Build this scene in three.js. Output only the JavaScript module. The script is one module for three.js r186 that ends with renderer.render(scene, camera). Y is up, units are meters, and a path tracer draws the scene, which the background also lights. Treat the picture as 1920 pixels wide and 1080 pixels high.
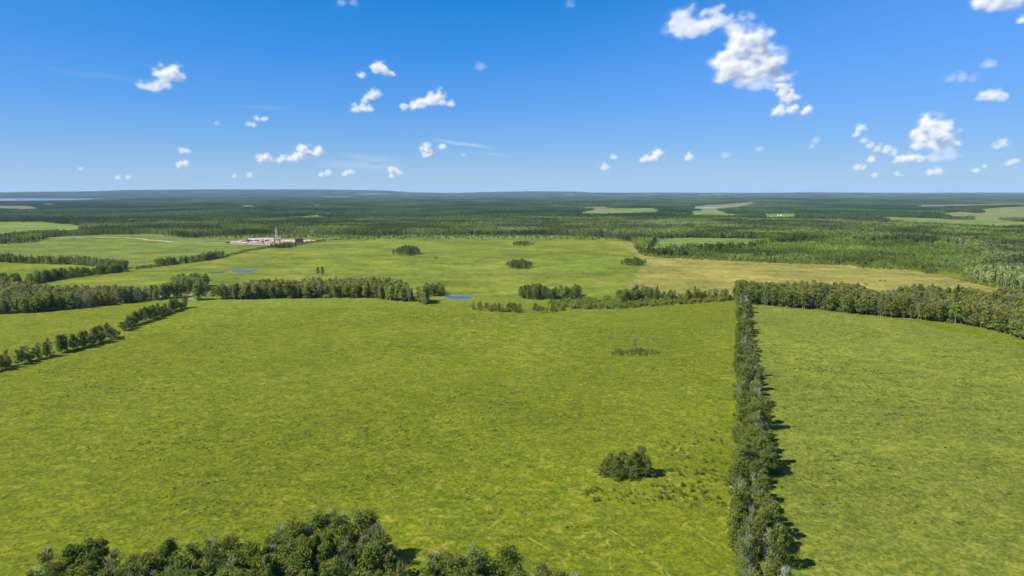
import * as THREE from 'three';
import { mergeGeometries } from 'three/addons/utils/BufferGeometryUtils.js';

// ---------------------------------------------------------------- camera, light, exposure
const scene = new THREE.Scene();
const EYE = 110;                                    // metres above the pasture
const camera = new THREE.PerspectiveCamera(45.75, 16 / 9, 1, 150000);
camera.position.set(0, EYE, 0);
camera.rotation.x = -THREE.MathUtils.degToRad(7.917);
const renderer = new THREE.WebGLRenderer({ antialias: true });
renderer.toneMapping = THREE.LinearToneMapping;
const EXPOSURE = 2.1;
renderer.toneMappingExposure = EXPOSURE;
renderer.shadowMap.enabled = true;
const sunElevation = THREE.MathUtils.degToRad(48), sunBehind = THREE.MathUtils.degToRad(19);
const SUN = new THREE.Vector3(-Math.cos(sunBehind) * Math.cos(sunElevation), Math.sin(sunElevation), Math.sin(sunBehind) * Math.cos(sunElevation));
const sun = new THREE.DirectionalLight(new THREE.Color(1, 0.94, 0.84), 5);
sun.position.copy(SUN).multiplyScalar(2500).add(new THREE.Vector3(0, 0, -700));
sun.target.position.set(0, 0, -700);
sun.castShadow = true;
sun.shadow.mapSize.set(4096, 4096);
Object.assign(sun.shadow.camera, { left: -1100, right: 1100, top: 1100, bottom: -1100, near: 10, far: 6000 });
scene.add(sun, sun.target);
scene.fog = new THREE.FogExp2(new THREE.Color(0.42, 0.67, 1.0), 1.8e-5);

// ---------------------------------------------------------------- chance and noise
function random(seed) { let a = seed >>> 0; return () => { a = (a + 0x6D2B79F5) | 0; let t = Math.imul(a ^ (a >>> 15), 1 | a); t = (t + Math.imul(t ^ (t >>> 7), 61 | t)) ^ t; return ((t ^ (t >>> 14)) >>> 0) / 4294967296; }; }
const table = new Float32Array(65536); { const r = random(11); for (let i = 0; i < 65536; i++) table[i] = r(); }
function noise2(x, y) {
  const ix = Math.floor(x), iy = Math.floor(y); let fx = x - ix, fy = y - iy; fx = fx * fx * (3 - 2 * fx); fy = fy * fy * (3 - 2 * fy);
  const a = ix & 255, b = (ix + 1) & 255, c = (iy & 255) << 8, d = ((iy + 1) & 255) << 8;
  const p = table[c | a], q = table[c | b], s = table[d | a], t = table[d | b];
  return p + (q - p) * fx + (s - p + (p - q - s + t) * fx) * fy;
}
function noise3(x, y, z) {
  const iz = Math.floor(z); let f = z - iz; f = f * f * (3 - 2 * f);
  const a = noise2(x + iz * 37.17, y + iz * 17.31), b = noise2(x + (iz + 1) * 37.17, y + (iz + 1) * 17.31);
  return a + (b - a) * f;
}
const fbm2 = (x, y, n) => { let s = 0, a = 0.5, w = 0; for (let i = 0; i < n; i++) { s += a * noise2(x, y); w += a; a *= 0.5; x = x * 2.03 + 17.7; y = y * 2.03 + 5.3; } return s / w; };
const fbm3 = (x, y, z, n) => { let s = 0, a = 0.5, w = 0; for (let i = 0; i < n; i++) { s += a * noise3(x, y, z); w += a; a *= 0.5; x = x * 2.1 + 3.7; y = y * 2.1 + 9.3; z = z * 2.1 + 1.9; } return s / w; };
const clamp = THREE.MathUtils.clamp, lerp = THREE.MathUtils.lerp, smooth = THREE.MathUtils.smoothstep;
function inside(poly, x, z) { let c = false; for (let i = 0, j = poly.length - 1; i < poly.length; j = i++) { const [xi, zi] = poly[i], [xj, zj] = poly[j]; if ((zi > z) !== (zj > z) && x < ((xj - xi) * (z - zi)) / (zj - zi) + xi) c = !c; } return c; }

// ---------------------------------------------------------------- sky: clear air and fair-weather cumulus
const SKY_W = 4096, SKY_H = 2048;
const skyStops = [[0, 0.42, 0.585, 0.73], [1.5, 0.35, 0.55, 0.76], [4, 0.205, 0.455, 0.83], [7, 0.11, 0.365, 0.84], [11, 0.044, 0.285, 0.80], [16, 0.008, 0.22, 0.68], [30, 0.005, 0.16, 0.56], [90, 0.008, 0.09, 0.4]];
function air(elevation, towardsSun, out) {
  const e = Math.max(0, elevation); let i = 0; while (i < skyStops.length - 2 && e > skyStops[i + 1][0]) i++;
  const a = skyStops[i], b = skyStops[i + 1], t = clamp((e - a[0]) / (b[0] - a[0]), 0, 1), q = towardsSun * towardsSun;
  // deepest a quarter turn from the sun, paler away from it and towards it, with the haze's forward glow round the sun
  const high = smooth(e, 0, 14), glow = towardsSun > 0 ? 0.5 * Math.pow(towardsSun, 24) + 0.12 * Math.pow(towardsSun, 4) : 0, pale = (0.35 + 0.65 * high) * (towardsSun < 0 ? 0.13 * (1 - Math.exp(-8 * q)) : 0.09 * (1 - Math.exp(-2 * q)));
  out[0] = lerp(a[1], b[1], t) + glow + pale * 0.8; out[1] = lerp(a[2], b[2], t) + glow + pale; out[2] = lerp(a[3], b[3], t) + glow + pale * 1.6;
}
const skyData = new Float32Array(SKY_W * SKY_H * 4);
{
  const rgb = [0, 0, 0];
  for (let row = 0; row < SKY_H; row++) {
    const el = ((row + 0.5) / SKY_H - 0.5) * Math.PI, y = Math.sin(el), c = Math.cos(el);
    for (let col = 0; col < SKY_W; col++) {
      const round = ((col + 0.5) / SKY_W - 0.5) * 2 * Math.PI;
      if (row < SKY_H / 2 - 24) { rgb[0] = 0.05; rgb[1] = 0.08; rgb[2] = 0.03; } else air((el * 180) / Math.PI, Math.cos(round) * c * SUN.x + y * SUN.y + Math.sin(round) * c * SUN.z, rgb);
      const k = (row * SKY_W + col) * 4; skyData[k] = rgb[0] / EXPOSURE; skyData[k + 1] = rgb[1] / EXPOSURE; skyData[k + 2] = rgb[2] / EXPOSURE; skyData[k + 3] = 1;
    }
  }
}
// A cumulus is a heap of puffs, each [azimuth, elevation, radius] in degrees; the vapour between them is marched through and lit by the sun.
function cloud(puffs, { thick = 1, ragged = 1, flat = 1.7, seed = 0 } = {}) {
  let a0 = 1e9, a1 = -1e9, e0 = 1e9, e1 = -1e9, big = 0;
  for (const [a, e, r] of puffs) { a0 = Math.min(a0, a - r * 1.7); a1 = Math.max(a1, a + r * 1.7); e0 = Math.min(e0, e - r * 1.6); e1 = Math.max(e1, e + r * 1.7); big = Math.max(big, r); }
  const mid = (a0 + a1) / 2, squeeze = Math.cos(((e0 + e1) / 2) * Math.PI / 180), turn = mid * Math.PI / 180;
  const lx = SUN.x * Math.cos(turn) + SUN.z * Math.sin(turn), lz = -(SUN.x * Math.sin(turn) - SUN.z * Math.cos(turn)), ly = SUN.y; // sun in the cloud's own axes, z towards the viewer
  const P = puffs.map(([a, e, r], i) => [(a - mid) * squeeze, e, ((i * 7919) % 13 / 13 - 0.5) * r * 0.7, r]), grain = 1.7 / Math.max(0.3, big);
  const density = (x, y, z) => {
    let s = -1;
    for (const p of P) { const dx = (x - p[0]) / p[3], dz = (z - p[2]) / p[3]; let dy = (y - p[1]) / p[3]; if (dy < 0) dy *= flat; const q = dx * dx + dy * dy + dz * dz; if (q < 4) { const v = 1 - Math.sqrt(q); s = s > v ? s + Math.max(0, 0.18 - (s - v)) ** 2 * 0.8 : v + Math.max(0, 0.18 - (v - s)) ** 2 * 0.8; } }
    if (s < -0.75) return 0;
    const n = fbm3(x * grain * 0.85 + seed * 9.1 + 40, y * grain * 1.15 + 31, z * grain + 77, 5) - 0.5;
    return Math.max(clamp((s + n * 2.3 * ragged - 0.04) * 2.7, 0, 1), 0.16 * clamp((s + n * 2.8 * ragged + 0.26) * 1.3, 0, 1));
  };
  const steps = big > 0.9 ? 40 : 26, reach = big * 1.5, dt = (2 * reach) / steps, sigma = (3.6 * (thick < 0.3 ? thick * 0.3 : thick < 0.6 ? thick * 0.62 : thick)) / big, rgb = [0, 0, 0];
  const r0 = Math.floor((e0 / 180 + 0.5) * SKY_H), r1 = Math.ceil((e1 / 180 + 0.5) * SKY_H), c0 = Math.floor(((a0 - 90) / 360 + 0.5) * SKY_W), c1 = Math.ceil(((a1 - 90) / 360 + 0.5) * SKY_W);
  for (let row = Math.max(r0, SKY_H / 2); row <= Math.min(r1, SKY_H - 1); row++) for (let col = c0; col <= c1; col++) {
    const e = ((row + 0.5) / SKY_H - 0.5) * 180, a = ((col + 0.5) / SKY_W - 0.5) * 360 + 90, x = (a - mid) * squeeze;
    let T = 1, L = 0, A = 0;
    for (let i = 0; i < steps && T > 0.02; i++) {
      const z = reach - (i + 0.5) * dt, d = density(x, e, z);
      if (d <= 0) continue;
      let tau = 0; for (let k = 1; k <= 4; k++) { const l = big * 0.13 * k * k * 0.6; tau += density(x + lx * l, e + ly * l, z + lz * l) * big * 0.13 * (2 * k - 1) * 0.6; }
      const lit = 0.72 * Math.exp(-tau * sigma * 1.15) + 0.28 * Math.exp(-tau * sigma * 0.3), w = T * (1 - Math.exp(-d * sigma * dt));
      L += w * lit; A += w; T *= Math.exp(-d * sigma * dt);
    }
    if (A < 0.004) continue;
    const k = (row * SKY_W + ((col % SKY_W) + SKY_W) % SKY_W) * 4, sunlit = (L / A);
    rgb[0] = 0.16 + 1.05 * sunlit; rgb[1] = 0.29 + 0.92 * sunlit; rgb[2] = 0.54 + 0.66 * sunlit;
    for (let c = 0; c < 3; c++) { skyData[k + c] = lerp(skyData[k + c], rgb[c] / EXPOSURE, A); }
  }
}
[
  [[[13.67,12.86,1.097],[16.06,12.99,1.003],[15.01,12.52,0.971],[12.92,12.41,0.736],[17.16,12.17,0.802],[14.3,12.18,0.814],[17.44,11.24,0.645]], { thick: 0.5, ragged: 1.05 }],
  [[[18.51,10.8,1.365],[17.27,9.64,1.221],[19.84,9.35,1.204],[18.46,9.27,1.296],[20.78,8.76,0.721],[16.91,8.96,0.819],[19.37,11.12,0.877],[17.74,10.54,0.969]], { thick: 1.5, ragged: 0.85 }],
  [[[21.15,7.58,0.603],[21.44,7.03,0.603],[20.92,6.19,0.486],[21.82,6.19,0.483],[22.76,6.0,0.4]], { thick: 0.8 }],
  [[[19.02,8.04,0.894],[19.98,8.11,0.808],[18.04,8.2,0.654]], { thick: 0.28, flat: 2.5 }],
  [[[17.9,13.01,0.477],[18.52,13.01,0.435]], { thick: 0.18, flat: 2.2 }],
  [[[33.55,12.49,0.834],[34.29,12.32,0.896],[35.02,12.15,0.752],[33.12,12.42,0.524]], { thick: 0.6, flat: 2 }],
  [[[33.93,6.37,0.395],[34.34,6.41,0.5],[34.82,6.27,0.391]], { thick: 0.55, flat: 2.2 }],
  [[[31.97,7.75,0.437],[32.59,7.73,0.507],[33.21,7.57,0.396]], { thick: 0.16, flat: 2.4 }], [[[34.04,8.39,0.461]], { thick: 0.2, flat: 2.4 }], [[[35.62,11.04,0.342]], { thick: 0.4 }],
  [[[31.05,4.45,0.823],[30.58,3.88,0.753],[31.72,4.05,0.744],[31.18,3.49,0.75],[31.22,3.93,0.823],[32.33,3.38,0.407],[30.29,3.3,0.417]], { thick: 0.75, ragged: 1.15 }],
  [[[31.42,2.45,0.601],[32.21,2.51,0.595],[31.88,2.74,0.522]], { thick: 0.22, flat: 2 }],
  [[[26.52,4.65,0.351],[26.36,4.27,0.313],[26.81,3.8,0.313],[27.26,3.4,0.312],[27.75,3.16,0.35],[28.31,2.99,0.387],[28.8,2.82,0.27]], { thick: 0.35 }],
  [[[29.44,2.32,0.383],[29.83,2.38,0.382],[29.04,2.29,0.308],[30.43,2.26,0.304]], { thick: 0.7, flat: 2.2 }], [[[27.39,2.36,0.313],[26.52,1.84,0.276],[26.87,1.83,0.236]], { thick: 0.5, flat: 2 }],
  [[[31.18,1.38,0.302],[31.56,1.45,0.338],[29.2,1.3,0.231],[27.67,1.28,0.196]], { thick: 0.4, flat: 2 }], [[[35.18,3.27,0.358],[34.9,3.1,0.288]], { thick: 0.3, flat: 2 }], [[[35.58,1.95,0.251],[36.0,2.08,0.214],[33.83,1.52,0.22],[34.26,1.8,0.182]], { thick: 0.4, flat: 2 }],
  [[[11.3,2.78,0.431],[11.8,2.9,0.516],[10.88,2.65,0.302]], { thick: 0.7, flat: 1.8 }], [[[14.27,2.79,0.341]], { thick: 0.5, flat: 2 }], [[[7.63,2.03,0.35],[8.31,2.85,0.261]], { thick: 0.5, flat: 2 }],
  [[[19.59,3.36,0.331],[17.08,2.87,0.336]], { thick: 0.2, flat: 2.4 }], [[[23.58,3.86,0.321],[23.31,3.47,0.242]], { thick: 0.2 }],
  [[[-26.1,8.49,0.616],[-25.75,8.44,0.656],[-25.27,8.21,0.427],[-26.51,8.53,0.345]], { thick: 0.75 }], [[[-27.33,7.56,0.459],[-26.85,7.52,0.538],[-26.35,7.73,0.501],[-27.8,7.64,0.342]], { thick: 0.3, flat: 1.8 }],
  [[[-10.61,9.68,0.545],[-10.19,9.45,0.42],[-9.65,9.35,0.295],[-11.06,9.9,0.251]], { thick: 0.6, flat: 1.8 }], [[[-12.04,9.15,0.335]], { thick: 0.45, flat: 2 }],
  [[[-11.42,7.52,0.423],[-10.99,7.73,0.423],[-11.84,7.26,0.296]], { thick: 0.5, flat: 1.8 }], [[[-12.53,6.59,0.381],[-12.03,6.68,0.423],[-11.53,6.57,0.34]], { thick: 0.55, flat: 2 }],
  [[[-6.15,7.58,0.643],[-6.67,7.33,0.558],[-7.36,7.11,0.472],[-7.97,6.98,0.386],[-8.65,6.76,0.342],[-5.73,7.26,0.387]], { thick: 0.65, flat: 1.6 }], [[[-4.95,7.1,0.301]], { thick: 0.45, flat: 2 }], [[[-2.55,9.96,0.426]], { thick: 0.16, flat: 1.8 }],
  [[[-20.58,5.22,0.245],[-20.28,5.11,0.204],[-20.03,5.59,0.245],[-19.49,5.61,0.246]], { thick: 0.35, flat: 1.8 }], [[[-22.96,5.17,0.241]], { thick: 0.16 }],
  [[[-16.75,3.13,0.547],[-17.09,2.75,0.462],[-16.27,2.93,0.464],[-15.7,3.1,0.381],[-15.44,3.27,0.296]], { thick: 0.9, ragged: 1.1 }], [[[-17.65,2.66,0.335],[-18.29,2.65,0.292],[-18.53,2.48,0.25]], { thick: 0.55, flat: 1.6 }], [[[-19.94,2.54,0.331],[-19.47,2.63,0.332],[-19.13,2.43,0.25]], { thick: 0.6, flat: 1.6 }],
  [[[-25.45,3.06,0.317],[-25.09,3.03,0.278]], { thick: 0.3, flat: 2.4 }], [[[-25.54,2.01,0.278],[-25.18,2.13,0.279]], { thick: 0.6, flat: 1.8 }],
  [[[-7.04,3.58,0.392],[-6.83,3.11,0.393]], { thick: 0.9 }], [[[-5.69,3.68,0.305]], { thick: 0.5, flat: 1.6 }], [[[-4.04,3.08,0.219]], { thick: 0.2 }],
  [[[-9.79,1.72,0.348],[-9.41,1.64,0.392],[-9.89,1.38,0.261]], { thick: 0.6 }], [[[-13.52,1.53,0.3],[-13.06,1.62,0.258]], { thick: 0.5, flat: 2.2 }], [[[-15.35,1.43,0.256],[-14.89,1.56,0.256]], { thick: 0.5, flat: 2.2 }],
  [[[-31.89,1.67,0.187],[-29.66,1.07,0.192],[-29.05,1.07,0.193],[-21.85,1.26,0.205],[-20.78,1.31,0.248]], { thick: 0.3, flat: 2.4 }], [[[-13.42,14.27,0.403],[-12.53,14.32,0.364]], { thick: 0.1, flat: 3 }], [[[4.69,14.53,0.412]], { thick: 0.08, flat: 3 }],
].forEach(([puffs, how], i) => cloud(puffs, { seed: i + 1, ...how }));
// thin streaks of old contrail
for (const [x0, y0, x1, y1, width, dense] of [[-6.9, 4.35, -1.2, 3.65, 0.16, 0.3], [-16, 2.3, -8.5, 2.1, 0.35, 0.2], [-34, 8.3, -27, 7.9, 0.25, 0.05], [-14, 3.0, -9, 2.6, 0.3, 0.16], [-3, 3.3, 0, 3.0, 0.12, 0.16], [-22, 6.6, -17, 6.4, 0.2, 0.07]]) {
  for (let col = Math.floor(((x0 - 91) / 360 + 0.5) * SKY_W); col < ((x1 - 89) / 360 + 0.5) * SKY_W; col++) for (let row = SKY_H / 2 + 10; row < SKY_H * 0.56; row++) {
    const a = ((col + 0.5) / SKY_W - 0.5) * 360 + 90, e = ((row + 0.5) / SKY_H - 0.5) * 180, t = clamp((a - x0) / (x1 - x0), 0, 1), d = Math.abs(e - lerp(y0, y1, t) + (fbm2(a * 0.9, 3, 3) - 0.5) * width) / width;
    const w = dense * Math.max(0, 1 - d * d) * Math.sin(Math.PI * t) * (0.5 + fbm2(a * 2, e * 12, 3)), k = (row * SKY_W + ((col % SKY_W) + SKY_W) % SKY_W) * 4;
    if (w > 0) for (let c = 0; c < 3; c++) skyData[k + c] = lerp(skyData[k + c], [0.85, 0.9, 1][c] / EXPOSURE, w);
  }
}
{ // the same scattered cumulus on the rest of the sky
  const r = random(71);
  for (let i = 0; i < 90; i++) {
    const az = 46 + r() * 268, el = 2 + 30 * r() * r(), size = (0.25 + 0.9 * r() * r()) * (0.5 + el / 14), puffs = [];
    for (let k = 0; k < 5; k++) puffs.push([az + (r() - 0.5) * size * 3.4, el + (r() - 0.35) * size * 0.9, size * (0.5 + 0.5 * r())]);
    cloud(puffs, { thick: 0.3 + 0.6 * r(), flat: 1.8, seed: 100 + i });
  }
}
const skyTexture = new THREE.DataTexture(skyData, SKY_W, SKY_H, THREE.RGBAFormat, THREE.FloatType);
skyTexture.mapping = THREE.EquirectangularReflectionMapping; skyTexture.magFilter = THREE.LinearFilter; skyTexture.needsUpdate = true;
scene.background = skyTexture; scene.environment = skyTexture;
console.log('sky');

// ---------------------------------------------------------------- the lie of the land
const PADS = [[[[-519.8,-1511.5]][0], 150, 60], [[[-58.4,-724.5]][0], 45, 40], [[[-381.9,-967.7]][0], 60, 50]].map(([p, r, soft]) => ({ x: p[0], z: p[1], r, soft, y: 0 }));
const RIDGE = [[-50, 0], [-38, 12], [-33, 60], [-28, 125], [-22, 152], [-16, 146], [-11, 120], [-8, 36], [-5, 12], [-2, 50], [1, 70], [5, 58], [7, 14], [12, 24], [20, 10], [24, 22], [30, 8], [36, 18], [50, 6]];
function rawHeight(x, z) {
  const d = Math.hypot(x, z);
  let h = (fbm2(x / 210 + 7.3, z / 210 + 3.1, 2) - 0.5) * 5 * smooth(d, 0, 260) + (fbm2(x / 45, z / 45, 2) - 0.5) * 0.9;
  h += 7 * Math.exp(-(((x + 1000) / 190) ** 2 + ((z + 1640) / 130) ** 2));
  if (d > 3200) h += (fbm2(x / 3100 + 1.7, z / 2100 + 8.2, 3) - 0.42) * 52 * smooth(d, 3200, 9000);
  if (d > 14000) {
    const az = THREE.MathUtils.radToDeg(Math.atan2(x, -z)); let i = 0; while (i < RIDGE.length - 2 && az > RIDGE[i + 1][0]) i++;
    const t = clamp((az - RIDGE[i][0]) / (RIDGE[i + 1][0] - RIDGE[i][0]), 0, 1), s = t * t * (3 - 2 * t);
    h += (100 + lerp(RIDGE[i][1], RIDGE[i + 1][1], s)) * smooth(d, 15000, 29000);
  }
  return h;
}
for (const p of PADS) p.y = rawHeight(p.x, p.z);
function height(x, z) {
  let h = rawHeight(x, z);
  for (const p of PADS) { const d = Math.hypot(x - p.x, z - p.z); if (d < p.r + p.soft) h = lerp(p.y, h, smooth(d, p.r, p.r + p.soft)); }
  return h;
}

// ---------------------------------------------------------------- where things lie, in metres east (x) and south (z) of the viewpoint
const FOREST_FRONT = [[-1254.5,-1313.6],[-1099.1,-1464.3],[-1052.1,-1495.5],[-1085.3,-1615.6],[-1058.3,-1673.2],[-1096.3,-1824.7],[-962.0,-1813.0],[-828.0,-1683.2],[-783.9,-1673.2],[-767.8,-1756.6],[-693.2,-1813.0],[-452.7,-1813.0],[-363.2,-1790.0],[-224.9,-1801.4],[-84.3,-1801.4],[55.5,-1778.7],[164.5,-1756.6],[245.4,-1653.6],[268.7,-1528.0],[235.1,-1277.7],[263.8,-1180.7],[302.2,-1161.1],[335.9,-1142.1],[349.8,-1114.8],[396.0,-1097.3],[453.6,-1080.3],[530.2,-1063.8],[531.0,-1032.3],[582.9,-1002.6],[621.3,-988.4],[619.3,-935.2],[568.5,-839.0],[568.9,-786.5],[579.2,-756.3],[751.6,-709.6]];
const CLEARINGS = [
  { kind: 'meadow', poly: [...[[-2097.8,-2642.5],[-1974.4,-2642.5],[-1736.6,-2594.2],[-1450.9,-2299.6]], ...[[-1149.6,-1809.6],[-1178.4,-1757.5],[-1182.5,-1684.8],[-1227.7,-1639.5],[-1304.4,-1639.5]]] },
  { kind: 'meadow', poly: [...[[340.7,-1615.6],[416.5,-1693.3],[574.9,-1673.2],[612.1,-1615.6]], ...[[463.3,-1347.4],[371.1,-1318.7],[311.3,-1318.7],[257.5,-1291.3]]] },
  { kind: 'meadow', poly: [...[[1739.1,-3246.6],[1762.5,-3104.8],[1824.5,-2913.7],[1896.4,-2692.7],[1983.2,-2547.6]], ...[[1598.6,-2052.6],[1446.7,-2052.6],[1413.9,-2123.9],[1406.7,-2282.2],[1364.3,-2516.4]]] },
  { kind: 'straw', poly: [...[[3019.4,-4469.8],[3609.4,-5110.5],[4271.5,-5504.8]], ...[[2619.6,-3372.0],[2397.6,-3282.9],[2156.6,-3118.1]]] },
  { kind: 'straw', poly: [...[[2221.2,-3664.8],[2591.4,-3971.4],[2471.1,-3572.8],[2708.7,-3485.3]], ...[[2107.0,-2709.6],[1896.3,-2709.6],[1870.9,-2899.6]]] },
  { kind: 'cleared', poly: [...[[3786.1,-6508.5],[4929.9,-6985.8],[5552.9,-7160.8]], ...[[4307.7,-5553.6],[3513.5,-5205.7],[2833.2,-4804.2]]] },
  { kind: 'meadow', poly: [...[[634.6,-5110.5],[1130.8,-5203.7],[1018.0,-4768.8]], ...[[761.5,-3565.4],[484.6,-3282.9],[280.6,-3282.9]]] },
  { kind: 'cleared', poly: [...[[599.7,-5725.6],[821.8,-5725.6]], ...[[634.4,-4541.4],[415.4,-4460.1]]] },
  { kind: 'straw', poly: [...[[1573.3,-5964.8],[2887.5,-8186.0],[2869.0,-7958.2]], ...[[2003.2,-5739.3],[1333.9,-4350.7],[1114.4,-4350.7]]] },
  { kind: 'meadow', poly: [...[[1077.9,-4206.0],[1336.2,-4469.8]], ...[[1092.3,-3231.7],[886.1,-2999.9],[808.0,-3150.5]]] },
  { kind: 'straw', poly: [...[[1447.2,-4469.8],[1461.1,-4469.8]], ...[[1067.7,-3248.0],[1050.0,-3248.0]]] },
  { kind: 'meadow', poly: [...[[1124.5,-3572.8],[1210.3,-3664.8]], ...[[872.3,-2595.6],[904.3,-2822.5]]] },
  { kind: 'cleared', poly: [...[[-4627.4,-5964.8],[-3998.1,-5725.6],[-3389.2,-4933.8]], ...[[-2875.4,-4161.9],[-3461.6,-4460.1]]] },
  { kind: 'cleared', poly: [...[[-4942.1,-7160.8],[-4720.0,-7160.8]], ...[[-3744.8,-5680.1],[-3921.0,-5680.1]]] },
  { kind: 'meadow', poly: [...[[1324.2,-3664.8],[1578.2,-3761.6]], ...[[1187.3,-2827.8],[1033.4,-2827.8]]] },
];
const YOUNG = [[263.8,-1479.7],[259.8,-1301.4],[363.5,-1289.5],[452.5,-1313.6],[572.8,-1495.5],[774.8,-1653.6],[913.1,-1579.4],[932.9,-1419.9],[763.5,-1106.0],[611.5,-893.1],[619.3,-935.2],[621.3,-988.4],[582.9,-1002.6],[531.0,-1032.3],[530.2,-1063.8],[396.0,-1097.3],[349.8,-1114.8],[302.2,-1161.1],[235.1,-1277.7]];   // young growth taking over a field
const BELTS = {   // [outline, spacing, tree heights, mix of kinds]
  left: [...[[-597.3,-587.7],[-467.6,-614.2],[-435.2,-631.2],[-400.0,-664.9],[-350.3,-720.7],[-355.4,-740.1]], ...[[-349.4,-726.6],[-371.5,-713.9],[-425.3,-709.7],[-475.5,-718.1],[-515.4,-726.6],[-569.8,-753.5],[-835.7,-830.3]]],
  corner: [...[[-667.4,-658.5],[-570.5,-769.0],[-588.5,-809.5],[-614.8,-839.0]], ...[[-597.8,-808.3],[-626.8,-830.3],[-876.6,-871.6]]],
  lobe: [...[[-367.2,-756.3],[-351.3,-764.7],[-362.5,-809.5]], ...[[-364.8,-813.7],[-387.9,-808.3],[-400.5,-797.8],[-362.9,-731.0]]],
  centre: [...[[-334.3,-709.6],[-297.3,-709.6],[-260.6,-717.0],[-182.2,-720.7],[-147.3,-717.0],[-121.0,-695.2],[-100.7,-688.2],[-88.8,-702.3]], ...[[-84.4,-659.7],[-109.8,-713.9],[-127.6,-753.5],[-156.2,-763.0],[-194.7,-772.6],[-240.3,-763.0],[-286.6,-758.2],[-307.5,-722.3],[-326.8,-697.5]]],
  centreTip: [...[[-92.8,-720.7],[-73.7,-728.3]], ...[[-78.9,-770.4],[-96.0,-761.1]]],
  marshTrees: [...[[5.6,-713.2],[27.8,-702.3],[55.8,-705.9],[79.3,-717.0]], ...[[78.3,-741.6],[58.8,-746.1],[41.9,-759.7],[23.4,-741.6],[7.5,-732.9]]],
  lowShrubs: [...[[-38.5,-640.1],[-14.9,-625.4],[29.7,-625.4],[50.3,-634.1]], ...[[51.0,-644.0],[28.4,-653.7],[0.0,-663.6],[-20.8,-657.0],[-37.2,-653.7]]],
  marshShrubs: [...[[37.4,-674.7],[61.1,-643.1],[96.8,-643.1],[153.4,-668.1],[223.2,-688.2]], ...[[224.1,-709.4],[164.2,-717.0],[112.7,-713.2],[77.2,-698.2],[37.8,-683.8]]],
  mixed: [...[[106.6,-709.6],[151.4,-709.6],[179.7,-688.2],[228.2,-695.2]], ...[[229.0,-704.7],[204.5,-700.7],[182.4,-700.7],[151.4,-685.1],[129.1,-681.3],[107.9,-666.5]]],
  right: [...[[223.2,-671.4],[236.9,-664.9],[276.4,-646.1],[314.5,-619.8],[349.7,-595.4],[380.8,-570.5],[387.4,-541.0],[382.1,-499.1],[359.1,-374.7]], ...[[607.0,-645.9],[497.6,-656.5],[447.3,-674.9],[411.5,-686.4],[395.3,-686.4],[357.6,-656.5],[352.2,-671.1],[356.5,-706.5],[304.3,-714.9],[270.5,-714.9],[239.5,-723.5]]],
};
const FIELDS = [
  { kind: 'far', poly: [[-558.5,-814.3],[-529.9,-922.8],[-510.7,-1032.3],[-487.6,-1151.6],[-499.8,-1419.9],[-472.6,-1511.5],[-320.8,-1579.4],[-74.9,-1597.3],[197.4,-1579.4],[227.7,-1419.9],[209.3,-1088.7],[161.7,-893.1],[120.6,-709.6],[-31.7,-668.1],[-312.8,-658.5],[-370.2,-709.6]] },
  { kind: 'tan', poly: [...[[201.4,-1561.9],[280.6,-1528.0],[246.8,-1313.6],[257.0,-1170.8],[307.0,-1151.6],[393.0,-1088.7],[530.4,-1055.8],[578.1,-967.7],[558.5,-814.3],[573.0,-748.1],[392.6,-709.6],[194.6,-724.5],[122.4,-756.3]], ...[[145.4,-839.0],[176.3,-954.5],[211.9,-1088.7],[230.9,-1405.7]]] },
  { kind: 'leftfar', poly: [[-1238.4,-1254.8],[-1066.2,-1419.9],[-1061.2,-1579.4],[-1082.5,-1801.4],[-916.2,-1778.7],[-700.7,-1693.3],[-525.4,-1528.0],[-504.8,-1434.4],[-504.4,-1180.7],[-547.0,-1055.8],[-579.3,-1017.2],[-832.9,-1106.0],[-1014.0,-1024.7]] },
  { kind: 'right', poly: [[229.5,-664.9],[259.5,-655.4],[345.3,-587.7],[375.0,-450.7],[291.9,-179.2],[121.0,-110.8],[50.7,-110.8]] },
];
const RIGHT_ROW = [[67.1,-166.8],[73.8,-190.3],[84.3,-224.7],[96.5,-261.8],[115.7,-320.0],[137.1,-385.6],[168.9,-483.0],[210.9,-614.2],[227.9,-668.1]];
const LEFT_ROW = [[-323.7,-394.8],[-325.0,-422.3],[-318.9,-458.4],[-310.0,-491.9],[-309.1,-530.4],[-323.2,-572.9],[-321.5,-614.2],[-320.7,-658.5]];
const FRONT_WOOD = [...[[-124.1,-166.6],[-128.3,-175.9],[-123.6,-178.7],[-113.3,-179.0],[-104.8,-179.9],[-93.8,-178.7],[-85.9,-184.6],[-74.3,-182.2],[-68.8,-188.4],[-62.7,-196.6],[-53.0,-200.5],[-42.1,-195.6],[-36.5,-184.6],[-31.4,-172.6],[-23.4,-175.3],[-11.9,-178.7],[0.0,-175.9],[10.0,-171.5],[20.6,-164.1]], [24, -158], [-120, -158]];

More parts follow.
